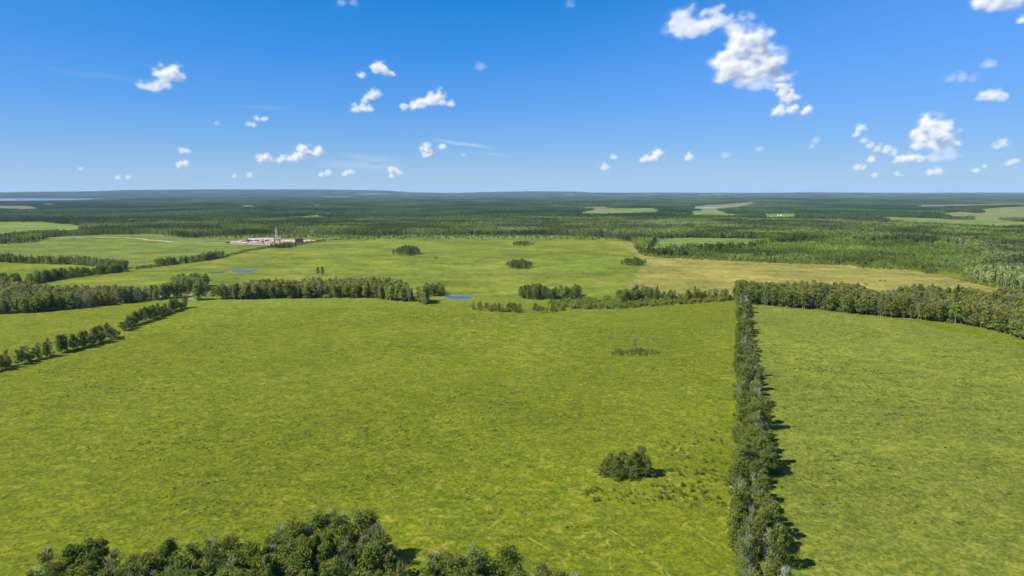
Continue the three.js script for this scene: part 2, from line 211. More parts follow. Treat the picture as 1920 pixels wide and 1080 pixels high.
// ---------------------------------------------------------------- ground: one sheet to the horizon, textured in three rings
const INK = {   // base colours (sRGB) of what grows on each field
  near: [83, 92, 17], right: [88, 97, 33], far: [88, 98, 27], tan: [106, 104, 47], leftfar: [82, 94, 32], floor: [80, 94, 34], meadow: [88, 102, 44], straw: [94, 99, 56], cleared: [88, 88, 70], scrub: [80, 94, 34],
};
const KINDS = Object.keys(INK);
const DRY_BANDS = [[[191.8,-501.0],[227.4,-474.5],[250.6,-422.3],[283.2,-391.3],[322.6,-385.6]], [[317.3,-587.7],[287.6,-501.0],[274.0,-450.7]], [[176.1,-422.3],[198.5,-385.6],[243.6,-359.4]], [[130.9,-298.1],[158.0,-285.0],[197.2,-288.1],[223.0,-272.9]]];   // strips of drier, thinner grass across the right pasture
const WORN = [[[32.0,-213.2],[37.5,-204.8],[39.9,-199.6],[42.5,-194.5],[44.2,-190.3],[45.9,-186.3],[47.7,-180.5]], [[35.5,-208.6],[38.0,-203.2],[41.0,-196.4],[44.4,-186.0]], [[31.0,-206.2],[29.7,-198.0],[29.8,-193.9],[28.8,-189.2]], [[19.8,-205.5],[21.7,-200.2],[23.7,-194.5]], [[19.1,-205.5],[24.4,-209.7],[28.7,-214.0]], [[5.2,-208.3],[9.8,-202.8],[13.2,-198.3],[15.0,-194.8],[16.5,-190.3]], [[17.2,-202.8],[17.7,-196.4],[16.1,-192.7]], [[-10.9,-211.1],[-6.3,-217.7],[-2.6,-223.1]], [[1.1,-226.3],[3.3,-221.5]], [[86.1,-254.0],[81.8,-241.9],[76.0,-224.7],[70.0,-209.7]], [[60.9,-209.7],[62.4,-205.5],[66.5,-199.6]], [[57.6,-215.1],[58.8,-217.7]], [[69.5,-280.0],[71.7,-283.7],[73.8,-287.5]]];   // grass worn to straw by cattle
function offLine(line, x, z) { let best = 1e9; for (let i = 0; i + 1 < line.length; i++) { const [ax, az] = line[i], [bx, bz] = line[i + 1], dx = bx - ax, dz = bz - az, t = clamp(((x - ax) * dx + (z - az) * dz) / (dx * dx + dz * dz), 0, 1); best = Math.min(best, Math.hypot(x - ax - dx * t, z - az - dz * t)); } return best; }
function groundTexture(x0, x1, z0, z1, W, H, detail) {
  const canvas = document.createElement('canvas'); canvas.width = W; canvas.height = H;
  const pen = canvas.getContext('2d'), at = (p) => [((p[0] - x0) / (x1 - x0)) * W, ((p[1] - z0) / (z1 - z0)) * H];
  const fill = (poly, kind) => { pen.fillStyle = `rgb(${KINDS.indexOf(kind) * 16 + 8},0,0)`; pen.beginPath(); poly.forEach((p, i) => (i ? pen.lineTo(...at(p)) : pen.moveTo(...at(p)))); pen.closePath(); pen.fill(); };
  pen.fillStyle = `rgb(${KINDS.indexOf('near') * 16 + 8},0,0)`; pen.fillRect(0, 0, W, H);
  for (const f of FIELDS) fill(f.poly, f.kind);
  fill([...FOREST_FRONT, [70000, -600], [70000, -70000], [-70000, -70000], [-70000, -900]], 'floor');
  for (const c of CLEARINGS) fill(c.poly, c.kind);
  fill(BELTS.marshShrubs, 'scrub'); fill(YOUNG, 'scrub');
  fill([[-512.6,-1824.7],[224.9,-1801.4],[261.3,-1673.2],[199.7,-1597.3],[-75.7,-1615.6],[-324.4,-1597.3],[-454.3,-1615.6]], 'scrub');
  const id = pen.getImageData(0, 0, W, H).data, out = new Uint8Array(W * H * 4), sx = (x1 - x0) / W, sz = (z1 - z0) / H;
  for (let j = 0; j < H; j++) for (let i = 0; i < W; i++) {
    const x = x0 + (i + 0.5) * sx, z = z0 + (j + 0.5) * sz;
    const wx = (noise2(x / 9, z / 9) - 0.5) * 7, wz = (noise2(x / 9 + 50, z / 9 + 9) - 0.5) * 9;
    const ii = clamp(Math.round(i + wx / sx), 0, W - 1), jj = clamp(Math.round(j + wz / sz), 0, H - 1);
    const kind = (id[(jj * W + ii) * 4] >> 4), ink = INK[KINDS[Math.min(kind, KINDS.length - 1)]];
    let r = ink[0], g = ink[1], b = ink[2];
    // stands of different grass, metres to a hundred metres across
    const broad = fbm2(x / 95 + 3, z / 120 + 8, 3) - 0.5, patch = fbm2(x / 17 + 11, z / 21 + 2, 3) - 0.5;
    const lush = broad * 1.3 + patch * 0.6;
    r *= 1 - lush * 0.2; g *= 1 - lush * 0.10; b *= 1 - lush * 0.2;
    if (detail) {
      // tufts, seed heads and last year's straw
      const tuft = fbm2(x / 1.7 + 5, z / 1.9 + 1, 3) - 0.5, grain = noise2(x / 0.7, z / 0.8) - 0.5, streak = fbm2(x / 5 + 90, z / 3.6 + 40, 3) - 0.5;
      const heavy = kind === 1 ? 0.38 : 0.32, k = 1 + (tuft * heavy * 0.9 + grain * 0.42 + streak * heavy * 0.8 + broad * 0.34);
      r *= k; g *= 0.25 + 0.75 * k; b *= k * 0.8 + 0.2;
      const straw = smooth(fbm2(x / 3.1 + 200, z / 2.6 + 70, 4) + broad * 0.3 - (kind === 1 ? 0.04 : 0), 0.655, 0.79);
      r = lerp(r, 138, straw * 0.5); g = lerp(g, 124, straw * 0.5); b = lerp(b, 58, straw * 0.5);
      if (kind === 1) for (const line of DRY_BANDS) { const d = offLine(line, x + (noise2(x / 14, z / 14) - 0.5) * 14, z), w = smooth(12 - d, 0, 12) * (0.3 + 0.7 * noise2(x / 3, z / 3)) * 0.3; if (w > 0) { r = lerp(r, 128, w); g = lerp(g, 130, w); b = lerp(b, 40, w); } }
      if (z > -300 && x > -20 && x < 100) { const jx = (noise2(x / 2, z / 2) - 0.5) * 1.3; let d = 9; for (const line of WORN) d = Math.min(d, offLine(line, x + jx, z + jx)); const w = smooth(0.55 - d, 0, 0.4) * smooth(noise2(x / 1.1 + 7, z / 1.1) + (noise2(x / 9, z / 9) - 0.5) * 0.7, 0.18, 0.6) * 0.5; if (w > 0) { r = lerp(r, 150, w); g = lerp(g, 142, w); b = lerp(b, 72, w); } }
      const weed = smooth(fbm2(x / 3.1 + 400, z / 3.3 + 270, 3) + (fbm2(x / 60 + 9, z / 60, 2) - 0.5) * 0.4, 0.72, 0.78);
      r = lerp(r, 54, weed * 0.4); g = lerp(g, 70, weed * 0.4); b = lerp(b, 18, weed * 0.4);
    } else {
      const streak = fbm2(x / 40 + 90, z / 30 + 40, 3) - 0.5, grain = noise2(x / 4, z / 6) - 0.5;
      const k = 1 + streak * 0.42 + grain * 0.24; r *= k; g *= k; b *= k;
      const straw = smooth(fbm2(x / 36 + 200, z / 46 + 70, 4), 0.6, 0.75); r = lerp(r, 124, straw * 0.35); g = lerp(g, 116, straw * 0.35); b = lerp(b, 62, straw * 0.35);
    }
    const o = (j * W + i) * 4; out[o] = clamp(r, 12, 235); out[o + 1] = clamp(g, 14, 235); out[o + 2] = clamp(b, 8, 235); out[o + 3] = 255;
  }
  const t = new THREE.DataTexture(out, W, H, THREE.RGBAFormat); t.colorSpace = THREE.SRGBColorSpace; t.magFilter = THREE.LinearFilter; t.needsUpdate = true;
  return t;
}
const RINGS = [   // [x0, x1, z0, z1, texture width, height, fine]
  [-480, 0, -720, -120, 2048, 2048, true], [0, 480, -720, -120, 2048, 2048, true], [-1440, 1440, -1920, 0, 2048, 2048, false], [-9600, 9600, -12000, 1200, 2048, 2048, false], [-70000, 70000, -70000, 20000, 1024, 1024, false],
];
function axis(lines) { const s = new Set(); for (const [a, b, step] of lines) for (let v = a; v <= b + 1e-6; v += step) s.add(Math.round(v)); return [...s].sort((p, q) => p - q); }
{
  const xs = axis([[-480, 480, 8], [-1440, 1440, 32], [-9600, 9600, 240], [-70000, 70000, 1400]]), zs = axis([[-720, -120, 8], [-1920, 0, 20], [-4800, 1200, 60], [-12000, 1200, 240], [-70000, 20000, 1000]]);
  const parts = [], materials = [];
  RINGS.forEach(([x0, x1, z0, z1, W, H, fine], ring) => {
    const pos = [], uv = [], index = [], seen = new Map();
    const vertex = (i, j) => { const key = i * 10000 + j; let v = seen.get(key); if (v === undefined) { v = pos.length / 3; seen.set(key, v); pos.push(xs[i], height(xs[i], zs[j]), zs[j]); uv.push((xs[i] - x0) / (x1 - x0), (zs[j] - z0) / (z1 - z0)); } return v; };
    for (let i = 0; i + 1 < xs.length; i++) for (let j = 0; j + 1 < zs.length; j++) {
      const cx = (xs[i] + xs[i + 1]) / 2, cz = (zs[j] + zs[j + 1]) / 2;
      if (RINGS.findIndex((q) => cx > q[0] && cx < q[1] && cz > q[2] && cz < q[3]) !== ring) continue;
      const a = vertex(i, j), b = vertex(i, j + 1), c = vertex(i + 1, j + 1), d = vertex(i + 1, j); index.push(a, b, c, a, c, d);
    }
    const g = new THREE.BufferGeometry(); g.setAttribute('position', new THREE.Float32BufferAttribute(pos, 3)); g.setAttribute('uv', new THREE.Float32BufferAttribute(uv, 2)); g.setIndex(index);
    const normal = []; for (let k = 0; k < pos.length; k += 3) { const e = Math.abs(pos[k]) + Math.abs(pos[k + 2]) > 9000 ? 200 : 6, n = new THREE.Vector3(height(pos[k] - e, pos[k + 2]) - height(pos[k] + e, pos[k + 2]), 2 * e, height(pos[k], pos[k + 2] - e) - height(pos[k], pos[k + 2] + e)).normalize(); normal.push(n.x, n.y, n.z); }
    g.setAttribute('normal', new THREE.Float32BufferAttribute(normal, 3));
    parts.push(g); materials.push(new THREE.MeshPhysicalMaterial({ map: groundTexture(x0, x1, z0, z1, W, H, fine), roughness: 1, specularIntensity: 0.15 }));
    console.log('ground ring', ring, index.length / 3);
  });
  const ground = new THREE.Mesh(mergeGeometries(parts, true), materials); ground.name = 'ground';
  ground.userData = { kind: 'structure', label: 'gently rolling green pasture and farmland reaching the horizon', category: 'ground' }; scene.add(ground);
}

// ---------------------------------------------------------------- naming
const taken = new Map();
function numbered(name) { const n = taken.get(name) ?? 0; taken.set(name, n + 1); return n ? `${name}_${String(n).padStart(3, '0')}` : name; }
function tag(o, label, category, group, kind) { o.name = numbered(o.name); o.userData = { label, category }; if (group) o.userData.group = group; if (kind) o.userData.kind = kind; scene.add(o); return o; }
function thing(name, label, category, group, x = 0, z = 0, lift = 0) { const g = new THREE.Group(); g.name = name; tag(g, label, category, group); g.position.set(x, height(x, z) + lift, z); return g; }
function part(parent, name, geometry, material) { const m = new THREE.Mesh(geometry, material); m.name = name; parent.add(m); return m; }

// ---------------------------------------------------------------- plants
class Faces {   // loose triangles with a colour each
  constructor() { this.p = []; this.c = []; this.n = []; }
  tri(a, b, c, col) { this.p.push(...a, ...b, ...c); for (let k = 0; k < 3; k++) this.c.push(...col); }
  build() { const g = new THREE.BufferGeometry(); g.setAttribute('position', new THREE.Float32BufferAttribute(this.p, 3)); g.setAttribute('color', new THREE.Float32BufferAttribute(this.c, 3)); g.computeVertexNormals(); return g; }
  limb(a, b, ra, rb, col, sides = 5) {
    const d = new THREE.Vector3(b[0] - a[0], b[1] - a[1], b[2] - a[2]).normalize(), u = new THREE.Vector3(Math.abs(d.y) > 0.9 ? 1 : 0, Math.abs(d.y) > 0.9 ? 0 : 1, 0).cross(d).normalize(), v = d.clone().cross(u);
    const ring = (o, r, k) => { const t = (k / sides) * 2 * Math.PI, x = Math.cos(t) * r, y = Math.sin(t) * r; return [o[0] + u.x * x + v.x * y, o[1] + u.y * x + v.y * y, o[2] + u.z * x + v.z * y]; };
    for (let k = 0; k < sides; k++) { const p = ring(a, ra, k), q = ring(a, ra, k + 1), s = ring(b, rb, k), t = ring(b, rb, k + 1); this.tri(p, q, t, col); if (rb > 0.004) this.tri(p, t, s, col); }
  }
  leaf(x, y, z, size, r, col, outward) {   // a spray of leaves: one folded pair of triangles
    let ax = r() * 2 - 1 + outward[0] * 0.5, ay = r() * 2 - 1 + 0.5, az = r() * 2 - 1 + outward[2] * 0.5; const l = Math.hypot(ax, ay, az) || 1; ax /= l; ay /= l; az /= l;
    let ux = r() - 0.5, uy = r() - 0.5, uz = r() - 0.5; const dt = ux * ax + uy * ay + uz * az; ux -= dt * ax; uy -= dt * ay; uz -= dt * az; const ul = Math.hypot(ux, uy, uz) || 1; ux /= ul; uy /= ul; uz /= ul;
    const vx = ay * uz - az * uy, vy = az * ux - ax * uz, vz = ax * uy - ay * ux, s = size * (0.7 + 0.6 * r()), w = s * (0.45 + 0.25 * r()), f = s * 0.18;
    const A = [x - ux * s, y - uy * s, z - uz * s], B = [x + ux * s, y + uy * s, z + uz * s], C = [x + vx * w + ax * f, y + vy * w + ay * f, z + vz * w + az * f], D = [x - vx * w + ax * f, y - vy * w + ay * f, z - vz * w + az * f];
    this.tri(A, C, B, col); this.tri(A, B, D, col);
  }
}
const LEAF = [[0.142, 0.188, 0.020], [0.112, 0.166, 0.020], [0.168, 0.205, 0.026], [0.165, 0.176, 0.036]];
const BARK = [0.30, 0.27, 0.22], GREY = [0.30, 0.28, 0.26], DARKBARK = [0.10, 0.085, 0.065];
const leafMaterial = new THREE.MeshPhysicalMaterial({ vertexColors: true, roughness: 0.9, transmission: 0.48, thickness: 0, specularIntensity: 0.1, side: THREE.DoubleSide });
const barkMaterial = new THREE.MeshStandardMaterial({ vertexColors: true, roughness: 0.95 });

// height 1 means metres are multiplied at placing: every tree is built at its full size, about 12 m
function deciduous(seed, { tall = 12, wide = 3.1, low = 2.2, clumps = 20, leaves = 95, size = 0.3, bare = 0, dense = 1, bark = BARK, tint = 1 }) {
  const r = random(seed), trunk = new Faces(), crown = new Faces(), lean = [(r() - 0.5) * 0.9, (r() - 0.5) * 0.9];
  const axisAt = (t) => [lean[0] * t + Math.sin(t * 5 + seed) * 0.18, t * tall * 0.93, lean[1] * t + Math.cos(t * 4 + seed * 2) * 0.18];
  const girth = tall * 0.013;
  for (let k = 0; k < 6; k++) trunk.limb(axisAt(k / 6), axisAt((k + 1) / 6), girth * (1 - k / 6.6), girth * (1 - (k + 1) / 6.6), bark, 6);
  for (let c = 0; c < clumps; c++) {
    const t = (c + 0.5) / clumps, up = lerp(low / tall, 0.97, Math.pow(t, 0.85)), belly = Math.sin(Math.PI * clamp(0.16 + up * 0.80, 0, 1)) ** 0.8;
    const around = c * 2.39996 + r() * 0.9, out = wide * belly * (0.35 + 0.5 * r()), base = axisAt(clamp(up - 0.12, 0.05, 0.95));
    const cx = base[0] + Math.cos(around) * out, cy = up * tall + (r() - 0.5) * 0.7, cz = base[2] + Math.sin(around) * out;
    trunk.limb(base, [lerp(base[0], cx, 0.8), lerp(base[1], cy, 0.8), lerp(base[2], cz, 0.8)], girth * 0.42 * (1 - up * 0.6), girth * 0.12, bark, 4);
    const twigs = bare > 0 ? 7 : 2;
    for (let k = 0; k < twigs; k++) { const q = [cx + (r() - 0.5) * 1.9, cy + 0.3 + r() * 1.4, cz + (r() - 0.5) * 1.9]; trunk.limb([lerp(base[0], cx, 0.55 + 0.3 * r()), lerp(base[1], cy, 0.6), lerp(base[2], cz, 0.6)], q, girth * 0.16, 0.012, bark, 3); }
    const rr = (0.62 + 0.62 * r()) * (0.75 + 0.35 * belly) * (wide / 3), count = Math.round(leaves * dense * (bare > 0 ? (r() < bare ? 0.06 : 0.8) : 0.75 + 0.5 * r())), hue = LEAF[Math.floor(r() * LEAF.length)];
    for (let k = 0; k < count; k++) {
      const a = r() * 2 * Math.PI, h = r() * 2 - 1, q = Math.sqrt(1 - h * h), s = rr * (0.45 + 0.62 * Math.sqrt(r())), o = [Math.cos(a) * q, h, Math.sin(a) * q], v = (0.78 + 0.44 * r()) * tint;
      crown.leaf(cx + o[0] * s * 1.12, Math.max(0.25, cy + o[1] * s * 0.85), cz + o[2] * s * 1.12, size, r, [hue[0] * v, hue[1] * v, hue[2] * v], o);
    }
  }
  return { trunk: trunk.build(), crown: crown.build() };
}
function conifer(seed, { tall = 14, wide = 2.0, tiers = 16, sprays = 11, size = 0.42 }) {
  const r = random(seed), trunk = new Faces(), crown = new Faces(); trunk.limb([0, 0, 0], [0, tall * 0.97, 0], tall * 0.012, 0.02, DARKBARK, 6);
  for (let t = 0; t < tiers; t++) { const up = 0.1 + 0.9 * (t / tiers), reach = wide * Math.pow(1 - up, 0.8) + 0.12; for (let k = 0; k < sprays; k++) { const a = r() * 6.283, n = Math.max(2, Math.round(reach / 0.35)); for (let s = 1; s <= n; s++) { const d = (reach * (s - 0.3 * r())) / n, v = 0.8 + 0.4 * r(); crown.leaf(Math.cos(a) * d, up * tall - d * 0.35 + (r() - 0.5) * 0.3, Math.sin(a) * d, size, r, [0.026 * v, 0.046 * v, 0.02 * v], [Math.cos(a), 0, Math.sin(a)]); } } }
  return { trunk: trunk.build(), crown: crown.build() };
}
function deadTree(seed, tall) {
  const r = random(seed), trunk = new Faces(), branches = new Faces(), bend = (t) => [Math.sin(t * 3 + seed) * 0.35, t * tall, Math.cos(t * 2.4 + seed) * 0.35];
  for (let k = 0; k < 6; k++) trunk.limb(bend(k / 6), bend((k + 1) / 6), 0.17 * (1 - k / 6.4), 0.17 * (1 - (k + 1) / 6.4), GREY, 6);
  for (let k = 0; k < 34; k++) {
    const t = 0.22 + 0.76 * r(), o = bend(t), a = r() * 6.283, l = (1 - t * 0.55) * tall * 0.24 * (0.6 + 0.6 * r()), q = [o[0] + Math.cos(a) * l * 0.75, o[1] + l * 0.75, o[2] + Math.sin(a) * l * 0.75];
    branches.limb(o, q, 0.06 * (1.2 - t), 0.022, GREY, 4);
    for (let s = 0; s < 7; s++) { const f = 0.35 + 0.65 * r(), p = [lerp(o[0], q[0], f), lerp(o[1], q[1], f), lerp(o[2], q[2], f)]; branches.limb(p, [p[0] + (r() - 0.5) * 1.3, p[1] + r() * 1.1, p[2] + (r() - 0.5) * 1.3], 0.028, 0.01, GREY, 3); }
  }
  return { trunk: trunk.build(), branches: branches.build() };
}
const POPLAR = [], HALFBARE = [], SHRUB = [], SPRUCE = [], DEAD = [];
for (let k = 0; k < 7; k++) POPLAR.push(deciduous(200 + k, { tall: 12, wide: 2.7 + (k % 3) * 0.45, low: 1.3 + (k % 4) * 0.7, clumps: 24 + (k % 3) * 3, leaves: 96, size: 0.25 }));
for (let k = 0; k < 4; k++) HALFBARE.push(deciduous(300 + k, { tall: 12, wide: 2.9, low: 1.6, clumps: 24, leaves: 84, size: 0.25, bare: 0.4, bark: GREY }));
for (let k = 0; k < 4; k++) SHRUB.push(deciduous(400 + k, { tall: 3.2, wide: 1.9, low: 0.6, clumps: 9, leaves: 60, size: 0.2 }));
for (let k = 0; k < 2; k++) SPRUCE.push(conifer(500 + k, { tall: 14, wide: 2.2 + 0.4 * k }));
for (let k = 0; k < 3; k++) DEAD.push(deadTree(600 + k, 10));
function plant(shapes, pick, name, label, category, group, x, z, scale, r) {
  const s = shapes[pick % shapes.length], t = thing(name, label, category, group, x, z, -0.05);
  part(t, 'trunk', s.trunk, barkMaterial); if (s.crown) part(t, 'crown', s.crown, leafMaterial); if (s.branches) part(t, 'branches', s.branches, barkMaterial);
  t.rotation.y = r() * 6.283; t.scale.set(scale * (0.9 + 0.25 * r()), scale, scale * (0.9 + 0.25 * r()));
  return t;
}
function scatter(poly, spacing, r, visit) {
  let x0 = 1e9, x1 = -1e9, z0 = 1e9, z1 = -1e9; for (const [x, z] of poly) { x0 = Math.min(x0, x); x1 = Math.max(x1, x); z0 = Math.min(z0, z); z1 = Math.max(z1, z); }
  for (let x = x0; x < x1; x += spacing) for (let z = z0; z < z1; z += spacing) { const px = x + (r() - 0.5) * spacing * 1.3, pz = z + (r() - 0.5) * spacing * 1.3; if (inside(poly, px, pz)) visit(px, pz); }
}
function along(line, step, r, visit) {
  let carry = 0;
  for (let i = 0; i + 1 < line.length; i++) { const [ax, az] = line[i], [bx, bz] = line[i + 1], l = Math.hypot(bx - ax, bz - az), nx = -(bz - az) / l, nz = (bx - ax) / l; let d = carry; for (; d < l; d += step * (0.75 + 0.5 * r())) { const t = d / l; visit(lerp(ax, bx, t), lerp(az, bz, t), nx, nz); } carry = d - l; }
}
// the wood at the near edge of the pasture
{
  const r = random(31), g = 'trees of the small wood at the near edge of the pasture'; let n = 0;
  scatter(FRONT_WOOD, 4.2, r, (x, z) => {
    const u = r() * (x > -22 ? 1 : 0.985); n++; if (x > -4 && r() < 0.35) { plant(SHRUB, Math.floor(r() * 4), 'undergrowth_shrub', 'low leafy shrub under the poplars at the pasture\'s near edge', 'shrub', g, x, z, 1.2 + 0.8 * r(), r); return; }
    if (u < 0.70) plant(POPLAR, Math.floor(r() * 7), 'poplar_tree', 'leafy green poplar in the wood along the pasture\'s near edge', 'tree', g, x, z, 0.78 + 0.58 * r(), r);
    else if (u < 0.9) plant(HALFBARE, Math.floor(r() * 4), 'thin_poplar_tree', 'half bare poplar with grey twigs in the wood at the pasture\'s near edge', 'tree', g, x, z, 0.95 + 0.3 * r(), r);
    else if (u < 0.94) plant(DEAD, Math.floor(r() * 3), 'dead_tree', 'leafless grey dead tree in the wood at the pasture\'s near edge', 'tree', g, x, z, 1.0 + 0.25 * r(), r);
    else plant(SHRUB, Math.floor(r() * 4), 'undergrowth_shrub', 'low leafy shrub under the poplars at the pasture\'s near edge', 'shrub', g, x, z, 1 + 0.5 * r(), r);
  });
  console.log('front wood', n);
}
// the windbreak between the two pastures
{
  const r = random(33), g = 'trees of the long windbreak between the two pastures'; let n = 0;
  along(RIGHT_ROW, 3.7, r, (x, z, nx, nz) => {
    const far = -z; const gap = far > 548 && far < 568; if (gap) return;
    for (const side of [-1, 1]) {
      const off = side * (0.6 + r() * (far < 330 ? 5.6 : 4.6)) + (noise2(z / 14, 7) - 0.5) * 3, px = x + nx * off, pz = z + nz * off, u = r(); n++;
      const s = (0.66 + 0.42 * r()) * (0.8 + 0.44 * noise2(pz / 22, 4));
      if (u < 0.50) plant(POPLAR, Math.floor(r() * 7), 'poplar_tree', 'leafy poplar in the straight windbreak dividing the two pastures', 'tree', g, px, pz, s, r);
      else if (u < 0.79) plant(HALFBARE, Math.floor(r() * 4), 'thin_poplar_tree', 'half bare grey twigged poplar in the straight windbreak dividing the two pastures', 'tree', g, px, pz, s, r);
      else if (u < 0.84) plant(DEAD, Math.floor(r() * 3), 'dead_tree', 'leafless pale grey dead tree in the windbreak dividing the pastures', 'tree', g, px, pz, s * 1.1, r);
      else plant(SHRUB, Math.floor(r() * 4), 'undergrowth_shrub', 'low leafy shrub in the windbreak dividing the pastures', 'shrub', g, px, pz, 1.1 + 0.5 * r(), r);
    }
  });
  let m = 0; along(RIGHT_ROW, 3.4, r, (x, z, nx, nz) => { if (-z > 500 || m > 95 || r() < 0.25) return; m++; const off = (nx < 0 ? 1 : -1) * (3.6 + r() * 4.2); plant(SHRUB, Math.floor(r() * 4), 'fringe_shrub', 'low dark shrub in the fringe along the windbreak\'s sunny foot', 'shrub', 'shrubs fringing the windbreak', x + nx * off, z + nz * off, 0.5 + 0.45 * r(), r); });
  console.log('right row', n);
}
// the shorter hedgerow west of the pasture
{
  const r = random(35), g = 'trees of the broken hedgerow beside the long belt'; let n = 0;
  along(LEFT_ROW, 2.5, r, (x, z, nx, nz) => {
    const gap = noise2(z / 11 + 3, 8) < 0.1 || (z < -524 && z > -543); if (gap) return; n++;
    const u = r(), px = x + nx * (r() - 0.5) * 5, pz = z + nz * (r() - 0.5) * 5, s = 0.78 + 0.3 * r();
    if (u < 0.36) plant(POPLAR, Math.floor(r() * 7), 'poplar_tree', 'leafy poplar in the broken hedgerow running up to the belt', 'tree', g, px, pz, s, r);
    else if (u < 0.68) plant(HALFBARE, Math.floor(r() * 4), 'thin_poplar_tree', 'half bare greyish poplar in the broken hedgerow running up to the belt', 'tree', g, px, pz, s, r);
    else plant(SHRUB, Math.floor(r() * 4), 'undergrowth_shrub', 'low shrub filling the broken hedgerow', 'shrub', g, px, pz, 1.5 + 0.9 * r(), r);
  });
  console.log('left row', n);
}
// lone clumps in the fields
{
  const r = random(37), clump = (spots, shapes, name, label, category, group) => spots.forEach(([x, z, s]) => plant(shapes, Math.floor(r() * 7), name, label, category, group, x, z, s, r));
  const at = ([[x, z]], list) => list.map(([dx, dz, s]) => [x + dx, z + dz, s]);
  clump(at([[45.0,-255.0]], [[-8.2, 1, 0.6], [-6, -3.5, 0.72], [-4.2, 0.5, 0.74], [-1.5, -3, 0.78], [0, 1.2, 0.7], [-8.5, -3, 0.5], [-2.5, 2.2, 0.5]]), POPLAR, 'poplar_tree', 'dark leafy poplar on the rounded side of the lone pasture thicket', 'tree', 'trees of the lone thicket in the pasture');
  clump(at([[45.0,-255.0]], [[3.2, 0.4, 0.9], [5.6, -1.8, 0.96], [7.4, 0.6, 0.74]]), POPLAR, 'poplar_tree', 'taller poplar on the high side of the lone pasture thicket', 'tree', 'tall trees of the lone thicket in the pasture');
  clump(at([[45.0,-255.0]], [[-9.8, -0.5, 1.3], [2, 3, 1.2], [9.4, -0.5, 1.2], [-5.5, 3, 1.3]]), SHRUB, 'undergrowth_shrub', 'low shrub at the foot of the lone pasture thicket', 'shrub', 'shrubs of the lone thicket in the pasture');
  clump(at([[86.3,-469.6]], [[0, -1, 0.75]]), [HALFBARE[1]], 'thin_poplar_tree', 'thin sparse young tree rising alone from the flat shrub patch', 'tree');
  { const spots = []; for (let k = 0; k < 46; k++) { const t = k * 2.4, q = Math.sqrt((k + 0.5) / 46); spots.push([Math.cos(t) * q * 18, 2 + Math.sin(t) * q * 8, 0.42 + 0.4 * r()]); }
  clump(at([[85.0,-466.3]], spots), SHRUB, 'undergrowth_shrub', 'knee high shrub in the flat patch round the thin lone tree', 'shrub', 'shrubs of the flat patch'); }
  clump(at([[-259.6,-916.7]], [[-3, 0, 0.95], [3.4, 1, 1.05]]), POPLAR, 'poplar_tree', 'poplar of the lone pair beyond the central belt', 'tree', 'lone pair of poplars');
  clump(at([[-128.2,-1151.6]], [[0, 0, 1.5]]), SHRUB, 'lone_shrub', 'single tiny dark shrub out in the far green field', 'shrub');
  clump(at([[422.9,-819.1]], [[-4, 0, 0.9], [3, 2, 0.7], [0, 12, 0.7]]), SHRUB, 'lone_shrub', 'low dark shrub on the tan field near the right belt', 'shrub', 'shrubs on the tan field');
  clump(at([[457.5,-839.0]], [[-1, 0, 0.9], [4, 1, 0.8]]), SHRUB, 'lone_shrub', 'low dark shrub on the tan field near the right belt', 'shrub', 'shrubs on the tan field');
}
// saplings coming up between the thicket and the windbreak
{
  const r = random(39); let n = 0;
  while (n < 230) {
    const u = r(), v = r(), p = n < 120 ? [56 + u * 40, -264 + v * 36] : n < 160 ? [66 + 36 * u, -305 + 60 * v] : [27 + u * 46, -247 + v * 16];
    if (noise2(p[0] / 7, p[1] / 7) < 0.35) { n += 0.2; continue; }
    n = Math.floor(n) + 1; plant(SHRUB, Math.floor(r() * 4), 'poplar_sapling', 'knee to waist high leafy sapling between lone thicket and windbreak', 'sapling', 'saplings near the windbreak', p[0], p[1], 0.26 + 0.3 * r() * r(), r);
  }
}
console.log('near plants');

// ---------------------------------------------------------------- belts and forest: trees past counting
function joined(s, keep = 1) { return mergeGeometries([s.trunk, s.crown ?? s.branches].filter(Boolean)); }
const standMaterial = new THREE.MeshPhysicalMaterial({ vertexColors: true, roughness: 0.92, transmission: 0.35, thickness: 0, specularIntensity: 0.1, side: THREE.DoubleSide });
const MID = [0, 1, 2, 3].map((k) => joined(deciduous(700 + k, { tall: 12, wide: 2.7 + 0.4 * (k % 3), low: 1.8 + (k % 3), clumps: 20, leaves: 40, size: 0.38, bark: [0.28, 0.26, 0.22] })));
const MIDBARE = [0, 1].map((k) => joined(deciduous(720 + k, { tall: 12, wide: 2.7, low: 2.6, clumps: 18, leaves: 30, size: 0.34, bare: 0.45, bark: [0.29, 0.275, 0.25] })));
const MIDSHRUB = [0, 1].map((k) => joined(deciduous(730 + k, { tall: 3.4, wide: 2.0, low: 0.6, clumps: 9, leaves: 28, size: 0.28 })));
const MIDSPRUCE = [joined(conifer(740, { tall: 14, wide: 2.1, tiers: 12, sprays: 5, size: 0.7 }))];
const FARTREE = [0, 1, 2].map((k) => joined(deciduous(750 + k, { tall: 13, wide: 2.7 + 0.4 * k, low: 3, clumps: 10, leaves: 9, size: 1.0, bark: [0.34, 0.31, 0.27] })));
const FARBARE = [joined(deciduous(760, { tall: 13, wide: 2.4, low: 4, clumps: 9, leaves: 7, size: 0.8, bare: 0.55, bark: [0.34, 0.32, 0.29] }))];
const _m = new THREE.Matrix4(), _q = new THREE.Quaternion(), _s = new THREE.Vector3(), _v = new THREE.Vector3(), UPWARD = new THREE.Vector3(0, 1, 0);
